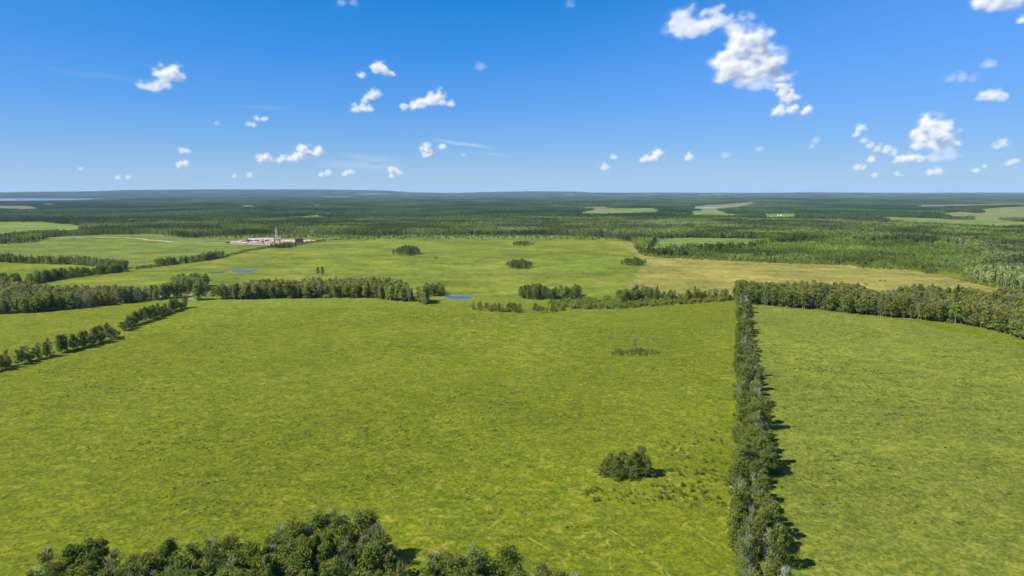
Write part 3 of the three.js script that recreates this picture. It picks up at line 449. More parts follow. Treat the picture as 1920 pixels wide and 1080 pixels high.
class Stand {
  constructor(shapes, name, material = standMaterial) { this.shapes = shapes; this.name = name; this.material = material; this.m = shapes.map(() => []); this.c = shapes.map(() => []); }
  add(x, z, sx, sy, tint, r, y) { const k = Math.floor(r() * this.shapes.length); _m.compose(_v.set(x, y ?? height(x, z) - 0.1, z), _q.setFromAxisAngle(UPWARD, r() * 6.283), _s.set(sx, sy, sx)); const e = _m.elements; for (let i = 0; i < 16; i++) this.m[k].push(e[i]); this.c[k].push(tint[0], tint[1], tint[2]); }
  build(parent) {
    this.shapes.forEach((g, k) => { const n = this.m[k].length / 16; if (!n) return; const im = new THREE.InstancedMesh(g, this.material, n); im.name = this.name; im.instanceMatrix.array.set(this.m[k]); im.instanceColor = new THREE.InstancedBufferAttribute(new Float32Array(this.c[k]), 3); im.userData.kind = 'stuff'; parent.add(im); });
  }
}
function stuff(name, label, category, stands) { const g = new THREE.Group(); g.name = name; tag(g, label, category, null, 'stuff'); for (const s of stands) s.build(g); return g; }
let copies = 0;
function belt(poly, spacing, r, tall, mix, name, label, category = 'trees', hue = [1, 1, 1]) {   // mix: share of half bare, spruce, shrub
  const a = new Stand(MID, 'leafy_trees'), b = new Stand(MIDBARE, 'half_bare_trees'), c = new Stand(MIDSPRUCE, 'spruces'), d = new Stand(MIDSHRUB, 'shrubs');
  scatter(poly, spacing, r, (x, z) => {
    if (mix[3] && fbm2(x / 15 + 8, z / 21, 2) < mix[3]) return;
    const u = r(), grove = noise2(x / 32 + 60, z / 32), tone = (0.8 + 0.4 * r()) * (0.85 + 0.3 * noise2(x / 18, z / 18 + 7)), warm = 0.9 + 0.25 * noise2(x / 25 + 5, z / 25), tint = [tone * warm * hue[0], tone * hue[1], tone * 0.95 * hue[2]], s = (tall / 12) * (0.72 + 0.42 * r()) * (0.85 + 0.3 * noise2(x / 22, z / 22));
    copies++;
    if (u < mix[0] * 2 * grove) b.add(x, z, s, s, tint, r); else if (u > 1 - mix[1]) c.add(x, z, s * 0.95, s * 0.98, tint, r); else if (u > 1 - mix[1] - mix[2]) d.add(x, z, 0.9 + 0.7 * r(), 0.8 + 0.6 * r(), tint, r); else a.add(x, z, s * (1 + 0.25 * r()), s, tint, r);
  });
  return stuff(name, label, category, [a, b, c, d]);
}
{
  const r = random(41);
  belt(BELTS.left, 3.6, r, 14.5, [0.36, 0.02, 0.24], 'shelterbelt', 'deep belt of greyish green poplars ending at the gap before the central belt', 'trees', [1.42, 1.34, 1.6]);
  belt(BELTS.corner, 4.2, r, 14, [0.12, 0.02, 0.1], 'shelterbelt', 'dark green trees behind the deep belt where the thin hedges meet');
  belt(BELTS.lobe, 3.6, r, 14, [0.36, 0, 0.24], 'shelterbelt', 'short clump of poplars behind the gap between the two belts', 'trees', [1.42, 1.34, 1.6]);
  belt(BELTS.centre, 3.6, r, 15.5, [0.32, 0.01, 0.24], 'shelterbelt', 'long central belt of poplars ending beside the blue dugout pond', 'trees', [1.42, 1.34, 1.6]);
  belt(BELTS.centreTip, 3.6, r, 11, [0.3, 0, 0.2], 'shelterbelt', 'small clump of low trees just left of the dugout pond');
  belt(BELTS.marshTrees, 4.4, r, 11.5, [0.12, 0.02, 0.4, 0.47], 'marsh_trees', 'loose row of rounded green trees at the marsh\'s far side');
  belt(BELTS.lowShrubs, 4, r, 6, [0.3, 0, 0.42, 0.37], 'willow_thicket', 'low strip of willow shrubs between pond and pasture', 'shrubs');
  belt(BELTS.marshShrubs, 3.8, r, 5, [0.12, 0, 0.66, 0.31], 'willow_thicket', 'bright green willow scrub spread over the marsh', 'shrubs', [1.2, 1.25, 1.1]);
  belt(BELTS.mixed, 4, r, 12, [0.18, 0.07, 0.4, 0.30], 'shelterbelt', 'mixed spruces and poplars where marsh meets the windbreak');
  belt(BELTS.right, 3.9, r, 16, [0.3, 0.02, 0.16], 'shelterbelt', 'deep belt of poplars with pale trunks above the right pasture');
  const thin = (line, step, wide, tall, label, mix) => { const side = (k) => line.map(([x, z], i) => { const a = line[Math.max(0, i - 1)], b = line[Math.min(line.length - 1, i + 1)], l = Math.hypot(b[0] - a[0], b[1] - a[1]); return [x - ((b[1] - a[1]) / l) * wide * k, z + ((b[0] - a[0]) / l) * wide * k]; }), poly = [...side(1), ...side(-1).reverse()]; return belt(poly, step, r, tall, mix, 'thin_hedge', label, 'hedge', [1.2, 1.2, 1.3]); };
  thin([[-991.0,-1088.7],[-820.1,-1088.7],[-751.5,-1063.8],[-661.5,-1040.0],[-598.9,-1009.9],[-561.5,-981.4]], 4.2, 11, 11.5, 'thin hedge of pale trees between two far left fields', [0.3, 0.02, 0.3]);
  thin([[-583.9,-804.8],[-582.7,-870.6],[-572.9,-893.1],[-555.3,-928.9],[-544.0,-954.5]], 3.8, 9, 12, 'thin hedge running from the dark corner trees toward the drilling site', [0.15, 0.01, 0.3]);
  thin([[-543.8,-974.5],[-535.3,-1017.2],[-535.0,-1032.3]], 4, 5, 5, 'row of low bushes where the two thin hedges join', [0.2, 0, 0.7]);
  thin([[-535.0,-1032.3],[-530.1,-1072.0],[-507.2,-1114.8],[-504.4,-1180.7]], 4, 8, 11, 'thin hedge of round trees ending in the open field', [0.1, 0.02, 0.3]);
  thin([[-496.1,-1161.1],[-499.3,-1301.4],[-494.8,-1405.7],[-487.3,-1449.2]], 5, 3, 1.2, 'dark weedy ditch line climbing to the drilling site', [0, 0, 1]);
  thin([[-509.8,-1351.6],[-491.2,-1364.7]], 5, 5, 4, 'few low bushes in front of the drilling site', [0, 0, 0.7]);
  thin([[-487.4,-1378.1],[-465.9,-1384.9],[-460.9,-1419.9]], 4.4, 14, 9.5, 'dense dark bushes screening the drilling site', [0, 0, 0.2]);
  thin([[-462.2,-1434.4],[-455.9,-1495.5],[-431.9,-1579.4],[-401.6,-1606.4]], 5, 6, 5, 'low bush line along the drilling pad\'s edge', [0, 0, 0.6]);
  belt([[-455.6,-1824.7],[-84.3,-1801.4],[222.1,-1778.7],[258.3,-1653.6],[199.7,-1597.3],[51.1,-1634.4],[-76.6,-1634.4],[-328.1,-1615.6],[-403.8,-1615.6]], 15, r, 6.5, [0.06, 0.02, 0.45], 'forest_edge_scrub', 'open scrub of young bushes in front of the forest edge', 'shrubs');
  belt([[-872.6,-1693.3],[-749.6,-1778.7],[-455.6,-1824.7],[-423.1,-1693.3],[-522.6,-1673.2],[-688.4,-1663.3],[-791.5,-1634.4]], 15, r, 7.5, [0.05, 0.02, 0.4], 'forest_edge_scrub', 'loose young trees behind the drilling site', 'shrubs');
  belt(YOUNG, 10, r, 5.5, [0.05, 0.01, 0.55], 'forest_edge_scrub', 'light green bushes of young growth on the tan field\'s far side', 'shrubs', [1.08, 1.15, 1.0]);
  belt([[226.9,-1232.7],[257.3,-1151.6],[295.0,-1132.9],[344.4,-1097.3],[390.0,-1080.3],[522.4,-1047.8],[519.6,-1009.9],[570.7,-981.4],[604.4,-961.0],[601.9,-910.7],[555.3,-824.0],[558.4,-777.6],[583.2,-786.5],[599.9,-870.6],[646.6,-967.7],[639.2,-1017.2],[599.9,-1032.3],[551.0,-1097.3],[408.7,-1132.9],[309.8,-1190.8],[246.8,-1313.6]], 6.5, r, 5, [0.08, 0, 0.6], 'forest_edge_scrub', 'ragged bushes along the edge of the tan field', 'shrubs', [1.15, 1.2, 1]);
  const grove = (p, w, d, n, tall, label) => {
    const a = new Stand(MID, 'leafy_trees'), b = new Stand(MIDBARE, 'half_bare_trees'), [[x, z]] = p;
    for (let k = 0; k < n; k++) { const t = k * 2.4 + r() * 0.5, q = Math.sqrt((k + 0.5) / n), s = (tall / 12) * (1.12 - 0.42 * q) * (0.85 + 0.3 * r()), v = 0.8 + 0.35 * r(); (r() < 0.14 ? b : a).add(x + Math.cos(t) * q * w * (0.8 + 0.4 * r()), z + Math.sin(t) * q * d, s, s, [v * 0.95, v, v * 0.9], r); copies++; }
    stuff('tree_grove', label, 'trees', [a, b]);
  };
  grove([[-191.6,-1254.8]], 24, 42, 58, 14.5, 'round grove of poplars far out in the green field');
  grove([[10.5,-1024.7]], 18, 28, 40, 13, 'domed grove of poplars between pond and forest');
  grove([[22.4,-1434.4]], 24, 28, 34, 10, 'small low grove near the forest edge');
  grove([[189.0,-1055.8]], 20, 15, 34, 11, 'flat topped grove where the green field meets the tan one');
  grove([[572.1,-928.9]], 10, 9, 14, 9.5, 'dark round clump on the far end of the tan field');
  console.log('belt trees', copies);
}
// the boreal forest: single trees as far as they can be told apart, then whole groves
const forestOutline = [...FOREST_FRONT, [70000, -600], [70000, -70000], [-70000, -70000], [-70000, -900]];
const boxes = CLEARINGS.map(({ poly }) => [Math.min(...poly.map((p) => p[0])), Math.max(...poly.map((p) => p[0])), Math.min(...poly.map((p) => p[1])), Math.max(...poly.map((p) => p[1])), poly]);
const LAKES = { lake: [...[[-7703.3,-7703.6],[-6403.3,-8099.4],[-5955.4,-8537.9],[-5819.2,-9157.6],[-5962.9,-10193.0]], ...[[-6987.4,-11944.9],[-7946.4,-12357.4],[-9352.3,-12574.4],[-13024.1,-13032.2]]], slough: [[1331.9,-5003.0],[1460.3,-4950.9],[1594.7,-5242.0],[1644.5,-5504.8],[1472.4,-5421.2]] };
for (const k in LAKES) boxes.push([Math.min(...LAKES[k].map((p) => p[0])), Math.max(...LAKES[k].map((p) => p[0])), Math.min(...LAKES[k].map((p) => p[1])), Math.max(...LAKES[k].map((p) => p[1])), LAKES[k]]);
const wooded = (x, z) => { for (const b of boxes) if (x > b[0] && x < b[1] && z > b[2] && z < b[3] && inside(b[4], x, z)) return false; return inside(forestOutline, x, z); };
{
  const r = random(43), a = new Stand(FARTREE, 'leafy_trees'), b = new Stand(FARBARE, 'half_bare_trees'), c = new Stand(MIDSPRUCE, 'spruces'); let n = 0;
  for (let d = 640; d < 2900; d += d < 1900 ? 5.6 : 7.4) {
    const step = (d < 1900 ? 5.6 : 7.4) / d;
    for (let az = -0.8; az < 0.8; az += step) {
      const q = az + (r() - 0.5) * step * 1.2, e = d + (r() - 0.5) * 7, x = Math.sin(q) * e, z = -Math.cos(q) * e;
      if (!wooded(x, z)) continue;
      const young = x > 180 && e < 1750 && inside(YOUNG, x, z), dryness = smooth(fbm2(x / 240 + 14, z / 160 + 3, 3) + (x > 700 && e < 1200 ? 0.12 : 0), 0.5, 0.66);
      if (young && fbm2(x / 30, z / 40, 2) < 0.47) continue;
      const tone = (0.78 + 0.44 * r()) * clamp(1.05 + 2.4 * (fbm2(x / 130, z / 110 + 20, 3) - 0.5), 0.55, 1.7), fresh = young ? 1.1 : 0.96, tint = [tone * (young ? 1.0 : 0.88), tone * fresh, tone * 0.9], s = (young ? 0.62 : 1.05) * (0.72 + 0.45 * r()) * (0.88 + 0.24 * noise2(x / 45, z / 45)); n++;
      if (r() < dryness * 0.62) b.add(x, z, s, s, [tone * 1.05, tone, tone * 1.05], r); else if (r() < 0.05) c.add(x, z, s, s * 1.05, tint, r); else a.add(x, z, s * 1.05, s, tint, r);
    }
  }
  stuff('forest', 'boreal forest of poplars closing the fields off', 'forest', [a, b, c]); copies += n; console.log('forest trees', n);
}
function groveShape(seed, wide, count, facets) {
  const r = random(seed), f = new Faces();
  for (let t = 0; t < count; t++) {
    const x = (r() - 0.5) * wide, z = (r() - 0.5) * wide, tall = 9 + 7 * r(), rad = 2 + 1.8 * r(), v = 0.65 + 0.6 * r(), bare = r() < 0.16, col = bare ? [0.12 * v, 0.125 * v, 0.085 * v] : [0.056 * v, 0.106 * v, 0.024 * v];
    for (let k = 0; k < facets; k++) { const a = r() * 6.283, h = r(), q = rad * Math.sin(Math.PI * (0.15 + 0.75 * h)) * (0.6 + 0.4 * r()); f.leaf(x + Math.cos(a) * q, 2 + h * (tall - 2), z + Math.sin(a) * q, 1.9, r, col, [Math.cos(a), 0.4, Math.sin(a)]); }
  }
  return f.build();
}
{
  const r = random(45), near = new Stand([0, 1, 2].map((k) => groveShape(800 + k, 46, 56, 9)), 'groves'), far = new Stand([0, 1].map((k) => groveShape(820 + k, 130, 190, 6)), 'wide_groves'); let n = 0;
  for (let d = 2890; d < 26000; d += d < 6500 ? 40 : 112) {
    const wide = d < 6500 ? 40 : 112, step = wide / d;
    for (let az = -0.78; az < 0.78; az += step) {
      const q = az + (r() - 0.5) * step * 0.4, e = d + (r() - 0.5) * wide * 0.4, x = Math.sin(q) * e, z = -Math.cos(q) * e;
      if (!wooded(x, z) || fbm2(x / 420 + 31, z / 420 + 2, 3) < 0.325) continue;
      const tone = clamp(1.05 + 2.2 * (fbm2(x / 330 + 4, z / 520 + 44, 3) - 0.5), 0.6, 1.7), dry = fbm2(x / 700 + 14, z / 380 + 3, 3), tint = [tone * (0.55 + 0.9 * dry), tone, tone * (0.6 + 0.8 * dry)]; n++;
      (d < 6500 ? near : far).add(x, z, 0.95 + 0.2 * r(), 0.8 + 0.4 * r(), tint, r);
    }
  }
  stuff('far_forest', 'endless dark forest fading blue toward the horizon', 'forest', [near, far]); copies += n; console.log('groves', n);
}

// ---------------------------------------------------------------- grass and weeds that break the near pastures' surface
{
  const r = random(47), tuft = (seed, blades, wide, tall) => { const q = random(seed), f = new Faces(); for (let k = 0; k < blades; k++) { const a = q() * 6.283, d = q() * wide * 0.5, w = 0.05 + 0.07 * q(), l = tall * (0.6 + 0.5 * q()), o = [Math.cos(a) * d, 0, Math.sin(a) * d], b = a + (q() - 0.5) * 2, v = 0.8 + 0.4 * q(); f.tri([o[0] - Math.sin(b) * w, 0, o[2] + Math.cos(b) * w], [o[0] + Math.sin(b) * w, 0, o[2] - Math.cos(b) * w], [o[0] + Math.cos(b) * l * 0.7, l, o[2] + Math.sin(b) * l * 0.7], [v, v, v]); } return f.build(); };
  const blade = new THREE.MeshPhysicalMaterial({ vertexColors: true, roughness: 0.95, transmission: 0.3, thickness: 0, specularIntensity: 0.15, side: THREE.DoubleSide });
  const grass = new Stand([tuft(1, 12, 0.8, 0.26), tuft(2, 12, 0.9, 0.22)], 'grass_tufts', blade), weeds = new Stand([tuft(3, 16, 0.8, 0.4)], 'weed_tufts', blade); let n = 0;
  for (let d = 182; d < 640; d += 0.9) {
    const want = Math.round(d * 1.36 * 0.9 * 1.9 * (220 / d) ** 1.3);
    for (let k = 0; k < want; k++) {
      const az = (r() - 0.5) * 1.36, e = d + (r() - 0.5), x = Math.sin(az) * e, z = -Math.cos(az) * e, right = inside(FIELDS[3].poly, x, z), s = right ? 1.1 : 0.92;
      const field = fbm2(x / 8 + 5, z / 3.4 + 1, 3) + (fbm2(x / 60 + 9, z / 60, 2) - 0.5) * 0.5; if (field < 0.38) continue; n++;
      const v = 0.75 + 0.5 * r(), grow = s * (0.7 + 0.7 * r());
      if (field > 0.72 && r() < 0.25) weeds.add(x, z, grow * 1.1, grow, [0.065 * v, 0.09 * v, 0.014 * v], r); else grass.add(x, z, grow, grow, r() < 0.08 ? [0.2 * v, 0.17 * v, 0.05 * v] : [0.115 * v, 0.14 * v, 0.009 * v], r);
    }
  }
  stuff('pasture_grass', 'tufts of grass and weeds growing over the near pastures', 'grass', [grass, weeds]); copies += n; console.log('tufts', n, 'copies', copies);
}

// ---------------------------------------------------------------- water, tracks, roads
function sheet(name, outline, lift, material, label, category, rise) {   // a level or draped sheet with a real outline
  const shape = new THREE.Shape(outline.map(([x, z]) => new THREE.Vector2(x, -z))), g = new THREE.ShapeGeometry(shape); g.rotateX(-Math.PI / 2);
  const p = g.attributes.position; for (let k = 0; k < p.count; k++) p.setY(k, (rise ?? height(p.getX(k), p.getZ(k))) + lift);
  g.computeVertexNormals(); const m = new THREE.Mesh(g, material); m.name = name; return tag(m, label, category, null, 'structure');
}
function wobbly(outline, times, amount, seed) {
  const r = random(seed); let o = outline;
  for (let t = 0; t < times; t++) { const q = []; for (let i = 0; i < o.length; i++) { const a = o[i], b = o[(i + 1) % o.length], l = Math.hypot(b[0] - a[0], b[1] - a[1]); q.push(a, [(a[0] + b[0]) / 2 + (r() - 0.5) * l * amount, (a[1] + b[1]) / 2 + (r() - 0.5) * l * amount]); } o = q; }
  return o;
}
const rippleData = new Uint8Array(256 * 256 * 4); for (let j = 0; j < 256; j++) for (let i = 0; i < 256; i++) { const v = 255 * (0.5 * noise2((i / 256) * 32, (j / 256) * 32) + 0.5 * noise2((i / 256) * 64, (j / 256) * 64)), k = (j * 256 + i) * 4; rippleData[k] = rippleData[k + 1] = rippleData[k + 2] = v; rippleData[k + 3] = 255; }
const ripple = new THREE.DataTexture(rippleData, 256, 256); ripple.wrapS = ripple.wrapT = THREE.RepeatWrapping; ripple.magFilter = THREE.LinearFilter; ripple.repeat.set(0.08, 0.08); ripple.needsUpdate = true;
const water = new THREE.MeshPhysicalMaterial({ color: new THREE.Color(0.03, 0.06, 0.09), roughness: 0.1, bumpMap: ripple, bumpScale: 0.12, ior: 1.333 });
const lakeWater = new THREE.MeshPhysicalMaterial({ color: new THREE.Color(0.03, 0.06, 0.09), roughness: 0.06, ior: 1.333 });
const mud = new THREE.MeshStandardMaterial({ color: new THREE.Color(0.15, 0.125, 0.07), roughness: 1 }), gravel = new THREE.MeshStandardMaterial({ color: new THREE.Color(0.25, 0.215, 0.15), roughness: 1 }), trail = new THREE.MeshStandardMaterial({ color: new THREE.Color(0.135, 0.135, 0.045), roughness: 1 });
const swell = (o, k) => { const cx = o.reduce((s, p) => s + p[0], 0) / o.length, cz = o.reduce((s, p) => s + p[1], 0) / o.length; return o.map(([x, z]) => [cx + (x - cx) * k, cz + (z - cz) * k]); };
{
  const pond = wobbly([[-72.7,-718.8],[-64.5,-709.6],[-52.6,-707.4],[-42.7,-711.4],[-42.3,-722.6],[-51.8,-728.3],[-63.4,-729.9],[-71.3,-727.6]], 2, 0.18, 5), y = PADS[1].y;
  sheet('pond_bank', swell(pond, 1.11), 0.06, mud, 'trampled mud rim round the blue dugout pond', 'bank', y); sheet('dugout_pond', pond, 0.14, water, 'small blue dugout pond at the end of the central belt', 'pond', y);
  const marsh = wobbly([[-398.9,-961.0],[-383.9,-947.9],[-371.4,-944.7],[-366.7,-963.7],[-362.0,-971.8],[-375.9,-984.2],[-390.6,-984.2],[-403.1,-982.8]], 2, 0.25, 6), y2 = PADS[2].y;
  sheet('pond_bank', swell(marsh, 1.08), 0.06, mud, 'muddy rim of the blue slough behind the central belt', 'bank', y2); sheet('slough_pond', marsh, 0.14, water, 'blue slough in the field behind the central belt', 'pond', y2);
  for (const [k, o] of [[[-426.3,-947.9],[-413.1,-941.5],[-402.4,-944.1],[-400.6,-950.5],[-412.2,-953.1],[-422.8,-951.8]], [[-418.7,-965.1],[-408.5,-962.4],[-404.7,-967.7],[-415.5,-971.8]]].entries()) sheet('marsh_pool', wobbly(o, 2, 0.3, 8 + k), 0.3, water, ['longer shallow marsh pool beside the blue slough', 'shorter shallow marsh pool beside the blue slough'][k], 'pool');
  for (const k in LAKES) { const o = LAKES[k], top = Math.max(...o.map(([x, z]) => height(x, z))); sheet(k === 'lake' ? 'lake' : 'far_slough', o, 0.5, lakeWater, k === 'lake' ? 'long pale lake far off beneath the ridge' : 'pale far slough among cleared patches', 'lake', top); }
}
function ribbon(name, line, wide, lift, material, label, category) {
  const pos = [], index = [], fine = []; for (let i = 0; i + 1 < line.length; i++) for (let s = 0; s < 12; s++) fine.push([lerp(line[i][0], line[i + 1][0], s / 12), lerp(line[i][1], line[i + 1][1], s / 12)]); fine.push(line[line.length - 1]);
  fine.forEach(([x, z], i) => { const a = fine[Math.max(0, i - 1)], b = fine[Math.min(fine.length - 1, i + 1)], l = Math.hypot(b[0] - a[0], b[1] - a[1]), w = wide * (0.75 + 0.5 * noise2(i * 0.7, 3)) / 2, nx = (-(b[1] - a[1]) / l) * w, nz = ((b[0] - a[0]) / l) * w, jx = (noise2(i * 0.4, 9) - 0.5) * wide, jz = (noise2(i * 0.4, 19) - 0.5) * wide; for (const s of [-1, 1]) { const px = x + jx + nx * s, pz = z + jz + nz * s; pos.push(px, height(px, pz) + lift, pz); } if (i) { const k = i * 2; index.push(k - 2, k, k - 1, k - 1, k, k + 1); } });
  const g = new THREE.BufferGeometry(); g.setAttribute('position', new THREE.Float32BufferAttribute(pos, 3)); g.setIndex(index); g.computeVertexNormals(); const m = new THREE.Mesh(g, material); m.name = name; return tag(m, label, category, null, 'structure');
}
ribbon('gravel_road', [[-1085.5,-1604.6],[-1027.9,-1604.6],[-963.0,-1601.0],[-903.5,-1606.4],[-840.6,-1570.6],[-755.6,-1534.6],[-692.6,-1528.0],[-621.0,-1528.0]], 10, 0.35, gravel, 'pale gravel road crossing the far field to the drilling site', 'road');
ribbon('gravel_road', [[-444.2,-1579.4],[-397.1,-1588.3]], 10, 0.35, gravel, 'bare track leaving the drilling pad', 'road');
ribbon('pasture_gap_track', [[-337.1,-702.3],[-344.6,-724.5],[-358.1,-752.2],[-370.2,-769.0]], 6, 0.06, mud, 'bare track through the gap between the belts', 'track');

// ---------------------------------------------------------------- the drilling site
const paint = (r, g, b, roughness = 0.6, metalness = 0) => new THREE.MeshStandardMaterial({ color: new THREE.Color(r, g, b), roughness, metalness });
const WHITE = paint(0.78, 0.77, 0.74), CREAM = paint(0.66, 0.6, 0.5), NAVY = paint(0.025, 0.032, 0.05), CHARCOAL = paint(0.05, 0.05, 0.055), RED = paint(0.42, 0.05, 0.05), BLUE = paint(0.1, 0.2, 0.42), TEAL = paint(0.2, 0.55, 0.55), GLASS = paint(0.03, 0.04, 0.05, 0.15), RUBBER = paint(0.02, 0.02, 0.02, 0.9), STEEL = paint(0.5, 0.5, 0.5, 0.45, 0.4), SOIL = paint(0.33, 0.24, 0.17, 1), BROWN = paint(0.36, 0.17, 0.10, 0.8);
const box = (w, h, d, x, y, z) => { const g = new THREE.BoxGeometry(w, h, d); g.translate(x, y + h / 2, z); return g; };
const wheelShape = new THREE.CylinderGeometry(0.5, 0.5, 0.35, 14); wheelShape.rotateX(Math.PI / 2);
function onPad(name, label, category, group, px, turn) { const t = thing(name, label, category, group, px[0][0], px[0][1], 0.3); t.rotation.y = turn; return t; }
{
  const pad = wobbly([[-622.9,-1503.5],[-597.4,-1475.1],[-559.9,-1461.3],[-523.4,-1455.2],[-495.4,-1473.5],[-472.6,-1511.5],[-455.2,-1553.3],[-445.2,-1583.0],[-472.2,-1611.9],[-534.9,-1630.6],[-601.4,-1638.2],[-641.1,-1615.6],[-639.1,-1555.0]], 2, 0.1, 9);
  sheet('drilling_pad', pad, 0.28, new THREE.MeshStandardMaterial({ color: new THREE.Color(0.21, 0.145, 0.09), roughness: 1 }), 'bare tan earth pad of the drilling site', 'pad', PADS[0].y);
  // rig
  const rig = onPad('drilling_rig', 'white lattice drilling rig mast with red crown over its substructure', 'drilling rig', null, [[-519.9,-1508.3]], 0.25);
  const mast = new Faces(), white = [1, 1, 1], feet = [[-1.9, -1.4], [1.9, -1.4], [1.9, 1.4], [-1.9, 1.4]], at = (k, t) => [feet[k][0] * (1 - 0.25 * t), 8 + t * 25, feet[k][1] * (1 - 0.25 * t)];
  for (let k = 0; k < 4; k++) { mast.limb(at(k, 0), at(k, 1), 0.48, 0.42, white, 6); for (let s = 0; s < 9; s++) { const n = (k + 1) % 4; if (k === 0 && s > 2) continue; mast.limb(at(k, s / 9), at(n, (s + 1) / 9), 0.14, 0.14, white, 4); mast.limb(at(k, (s + 1) / 9), at(n, (s + 1) / 9), 0.12, 0.12, white, 4); } }
  part(rig, 'mast', mast.build(), WHITE);
  part(rig, 'crown_block', mergeGeometries([box(4.2, 1.6, 3.4, 0, 33, 0), box(1.4, 2.4, 1.4, 0, 34.6, 0)]), BROWN);
  part(rig, 'drill_floor', box(13, 1.2, 11, 1, 7, 0), CHARCOAL);
  for (const [x, z] of [[-4.5, -4.5], [6.5, -4.5], [-4.5, 4.5], [6.5, 4.5]]) part(rig, 'leg', box(1.1, 7, 1.1, x, 0, z), CHARCOAL);
  const dog = part(rig, 'doghouse', box(3.4, 3.2, 8, 6, 8.2, 0.6), WHITE); part(dog, 'window', box(1.4, 1, 0.1, 6, 9.4, 4.62), GLASS);
  part(rig, 'windwall', box(0.3, 4, 9, 8.4, 8.2, 0), CREAM); part(rig, 'travelling_block', box(1.2, 2.6, 1.2, 0, 20, 0), RED);
  const stair = new Faces(); for (let k = 0; k < 10; k++) stair.limb([-5 - k * 0.7, 7.6 - k * 0.76, 4.8], [-5 - k * 0.7, 7.6 - k * 0.76, 6], 0.12, 0.12, white, 4); stair.limb([-5, 8, 4.8], [-12, 0.2, 4.8], 0.14, 0.14, white, 4); stair.limb([-5, 8, 6], [-12, 0.2, 6], 0.14, 0.14, white, 4); part(rig, 'stairway', stair.build(), STEEL);
  // trailers
  const trailer = (px, long, tall, turn, body, label, group) => {
    const t = onPad('site_trailer', label, 'trailer', group, px, turn); part(t, 'body', box(long, tall, 3.2, 0, 0.7, 0), body); part(t, 'roof', box(long + 0.3, 0.22, 3.5, 0, 0.7 + tall, 0), STEEL);
    part(t, 'skid', box(long * 0.9, 0.6, 2.4, 0, 0.08, 0), CHARCOAL); const d = part(t, 'door', box(1, 2.1, 0.1, -long * 0.28, 0.75, 1.63), CHARCOAL); part(d, 'handle', box(0.08, 0.2, 0.08, -long * 0.28 + 0.35, 1.7, 1.72), STEEL);
    for (let k = 0; k < Math.max(1, Math.floor(long / 5)); k++) part(t, 'window', box(1.3, 0.9, 0.08, -long * 0.12 + k * 3.4, 1.8, 1.62), GLASS);
  };
  trailer([[-603.5,-1505.1]], 12, 4.2, 0.05, WHITE, 'tall plain white trailer at the site\'s road end', null);
  trailer([[-570.6,-1508.3]], 13, 3.6, 0.03, WHITE, 'white trailer between the teal tank and the bright pair', null);
  trailer([[-554.1,-1495.5]], 5, 3, 0.1, WHITE, 'short white site cabin before the long trailers', null);
  for (const spot of [[-613.1,-1608.3],[-602.1,-1619.4],[-588.9,-1625.0],[-573.7,-1625.0]]) trailer([spot], 14, 3.6, -0.04, WHITE, 'long white trailer in the back row behind the rig', 'white trailers of the back row');
  trailer([[-563.9,-1568.8]], 10, 3.2, 0.5, CREAM, 'cream trailer beside the red tank', null);
  // tanks
  const tankShape = new THREE.CapsuleGeometry(1.5, 8.5, 6, 18); tankShape.rotateZ(Math.PI / 2); tankShape.translate(0, 2.1, 0);
  const tank = (px, turn, body, label) => { const t = onPad('fuel_tank', label, 'tank', null, px, turn); part(t, 'shell', tankShape, body); for (const x of [-3, 3]) part(t, 'saddle', box(0.7, 1.3, 2.6, x, 0, 0), CHARCOAL); const h = new THREE.CylinderGeometry(0.4, 0.4, 0.4, 12); h.translate(0, 3.7, 0); part(t, 'hatch', h, STEEL); };
  tank([[-582.1,-1489.1]], 0, TEAL, 'teal horizontal tank between two white trailers'); tank([[-588.5,-1572.3]], 0.1, RED, 'dark red horizontal tank among the dark machinery'); tank([[-606.8,-1568.8]], 0.6, CHARCOAL, 'charcoal horizontal tank behind the teal one');
  for (let k = 0; k < 6; k++) {
    const [[x0, z0]] = [[-480.3,-1511.5]], t = thing('upright_tank', 'dark navy upright tank in the tall tank battery', 'tank', 'navy tanks of the battery', x0 + 1.6 + k * 3.1, z0 + (k % 2) * 0.5, 0.3);
    const s = new THREE.CylinderGeometry(1.5, 1.5, 10.2, 18); s.translate(0, 5.1, 0); part(t, 'shell', s, NAVY); const c = new THREE.ConeGeometry(1.55, 0.7, 18); c.translate(0, 10.55, 0); part(t, 'roof', c, NAVY);
    const l = new Faces(); for (let q = 0; q < 12; q++) l.limb([-0.25, q * 0.85 + 0.3, 1.6], [0.25, q * 0.85 + 0.3, 1.6], 0.04, 0.04, white, 3); part(t, 'ladder', l.build(), STEEL);
  }
  // trucks
  const truck = (px, turn, body, load, label) => {
    const t = onPad('flatbed_truck', label, 'truck', null, px, turn), c = part(t, 'cab', mergeGeometries([box(2.3, 2.3, 2.4, -3.6, 0.8, 0), box(1.5, 1.2, 2.2, -5.2, 0.8, 0)]), body); part(c, 'windscreen', box(0.08, 0.9, 2, -4.79, 2.0, 0), GLASS);
    part(t, 'bed', box(8, 0.35, 2.5, 1.8, 1.1, 0), CHARCOAL); part(t, 'load', box(6.5, 1.7, 2.3, 2, 1.47, 0), load); part(t, 'chassis', box(10.5, 0.35, 1, 0, 0.7, 0), CHARCOAL);
    for (const x of [-5, 3, 4.6]) for (const z of [-1.15, 1.15]) { const w = part(t, 'wheel', wheelShape, RUBBER); w.position.set(x, 0.5, z); }
  };
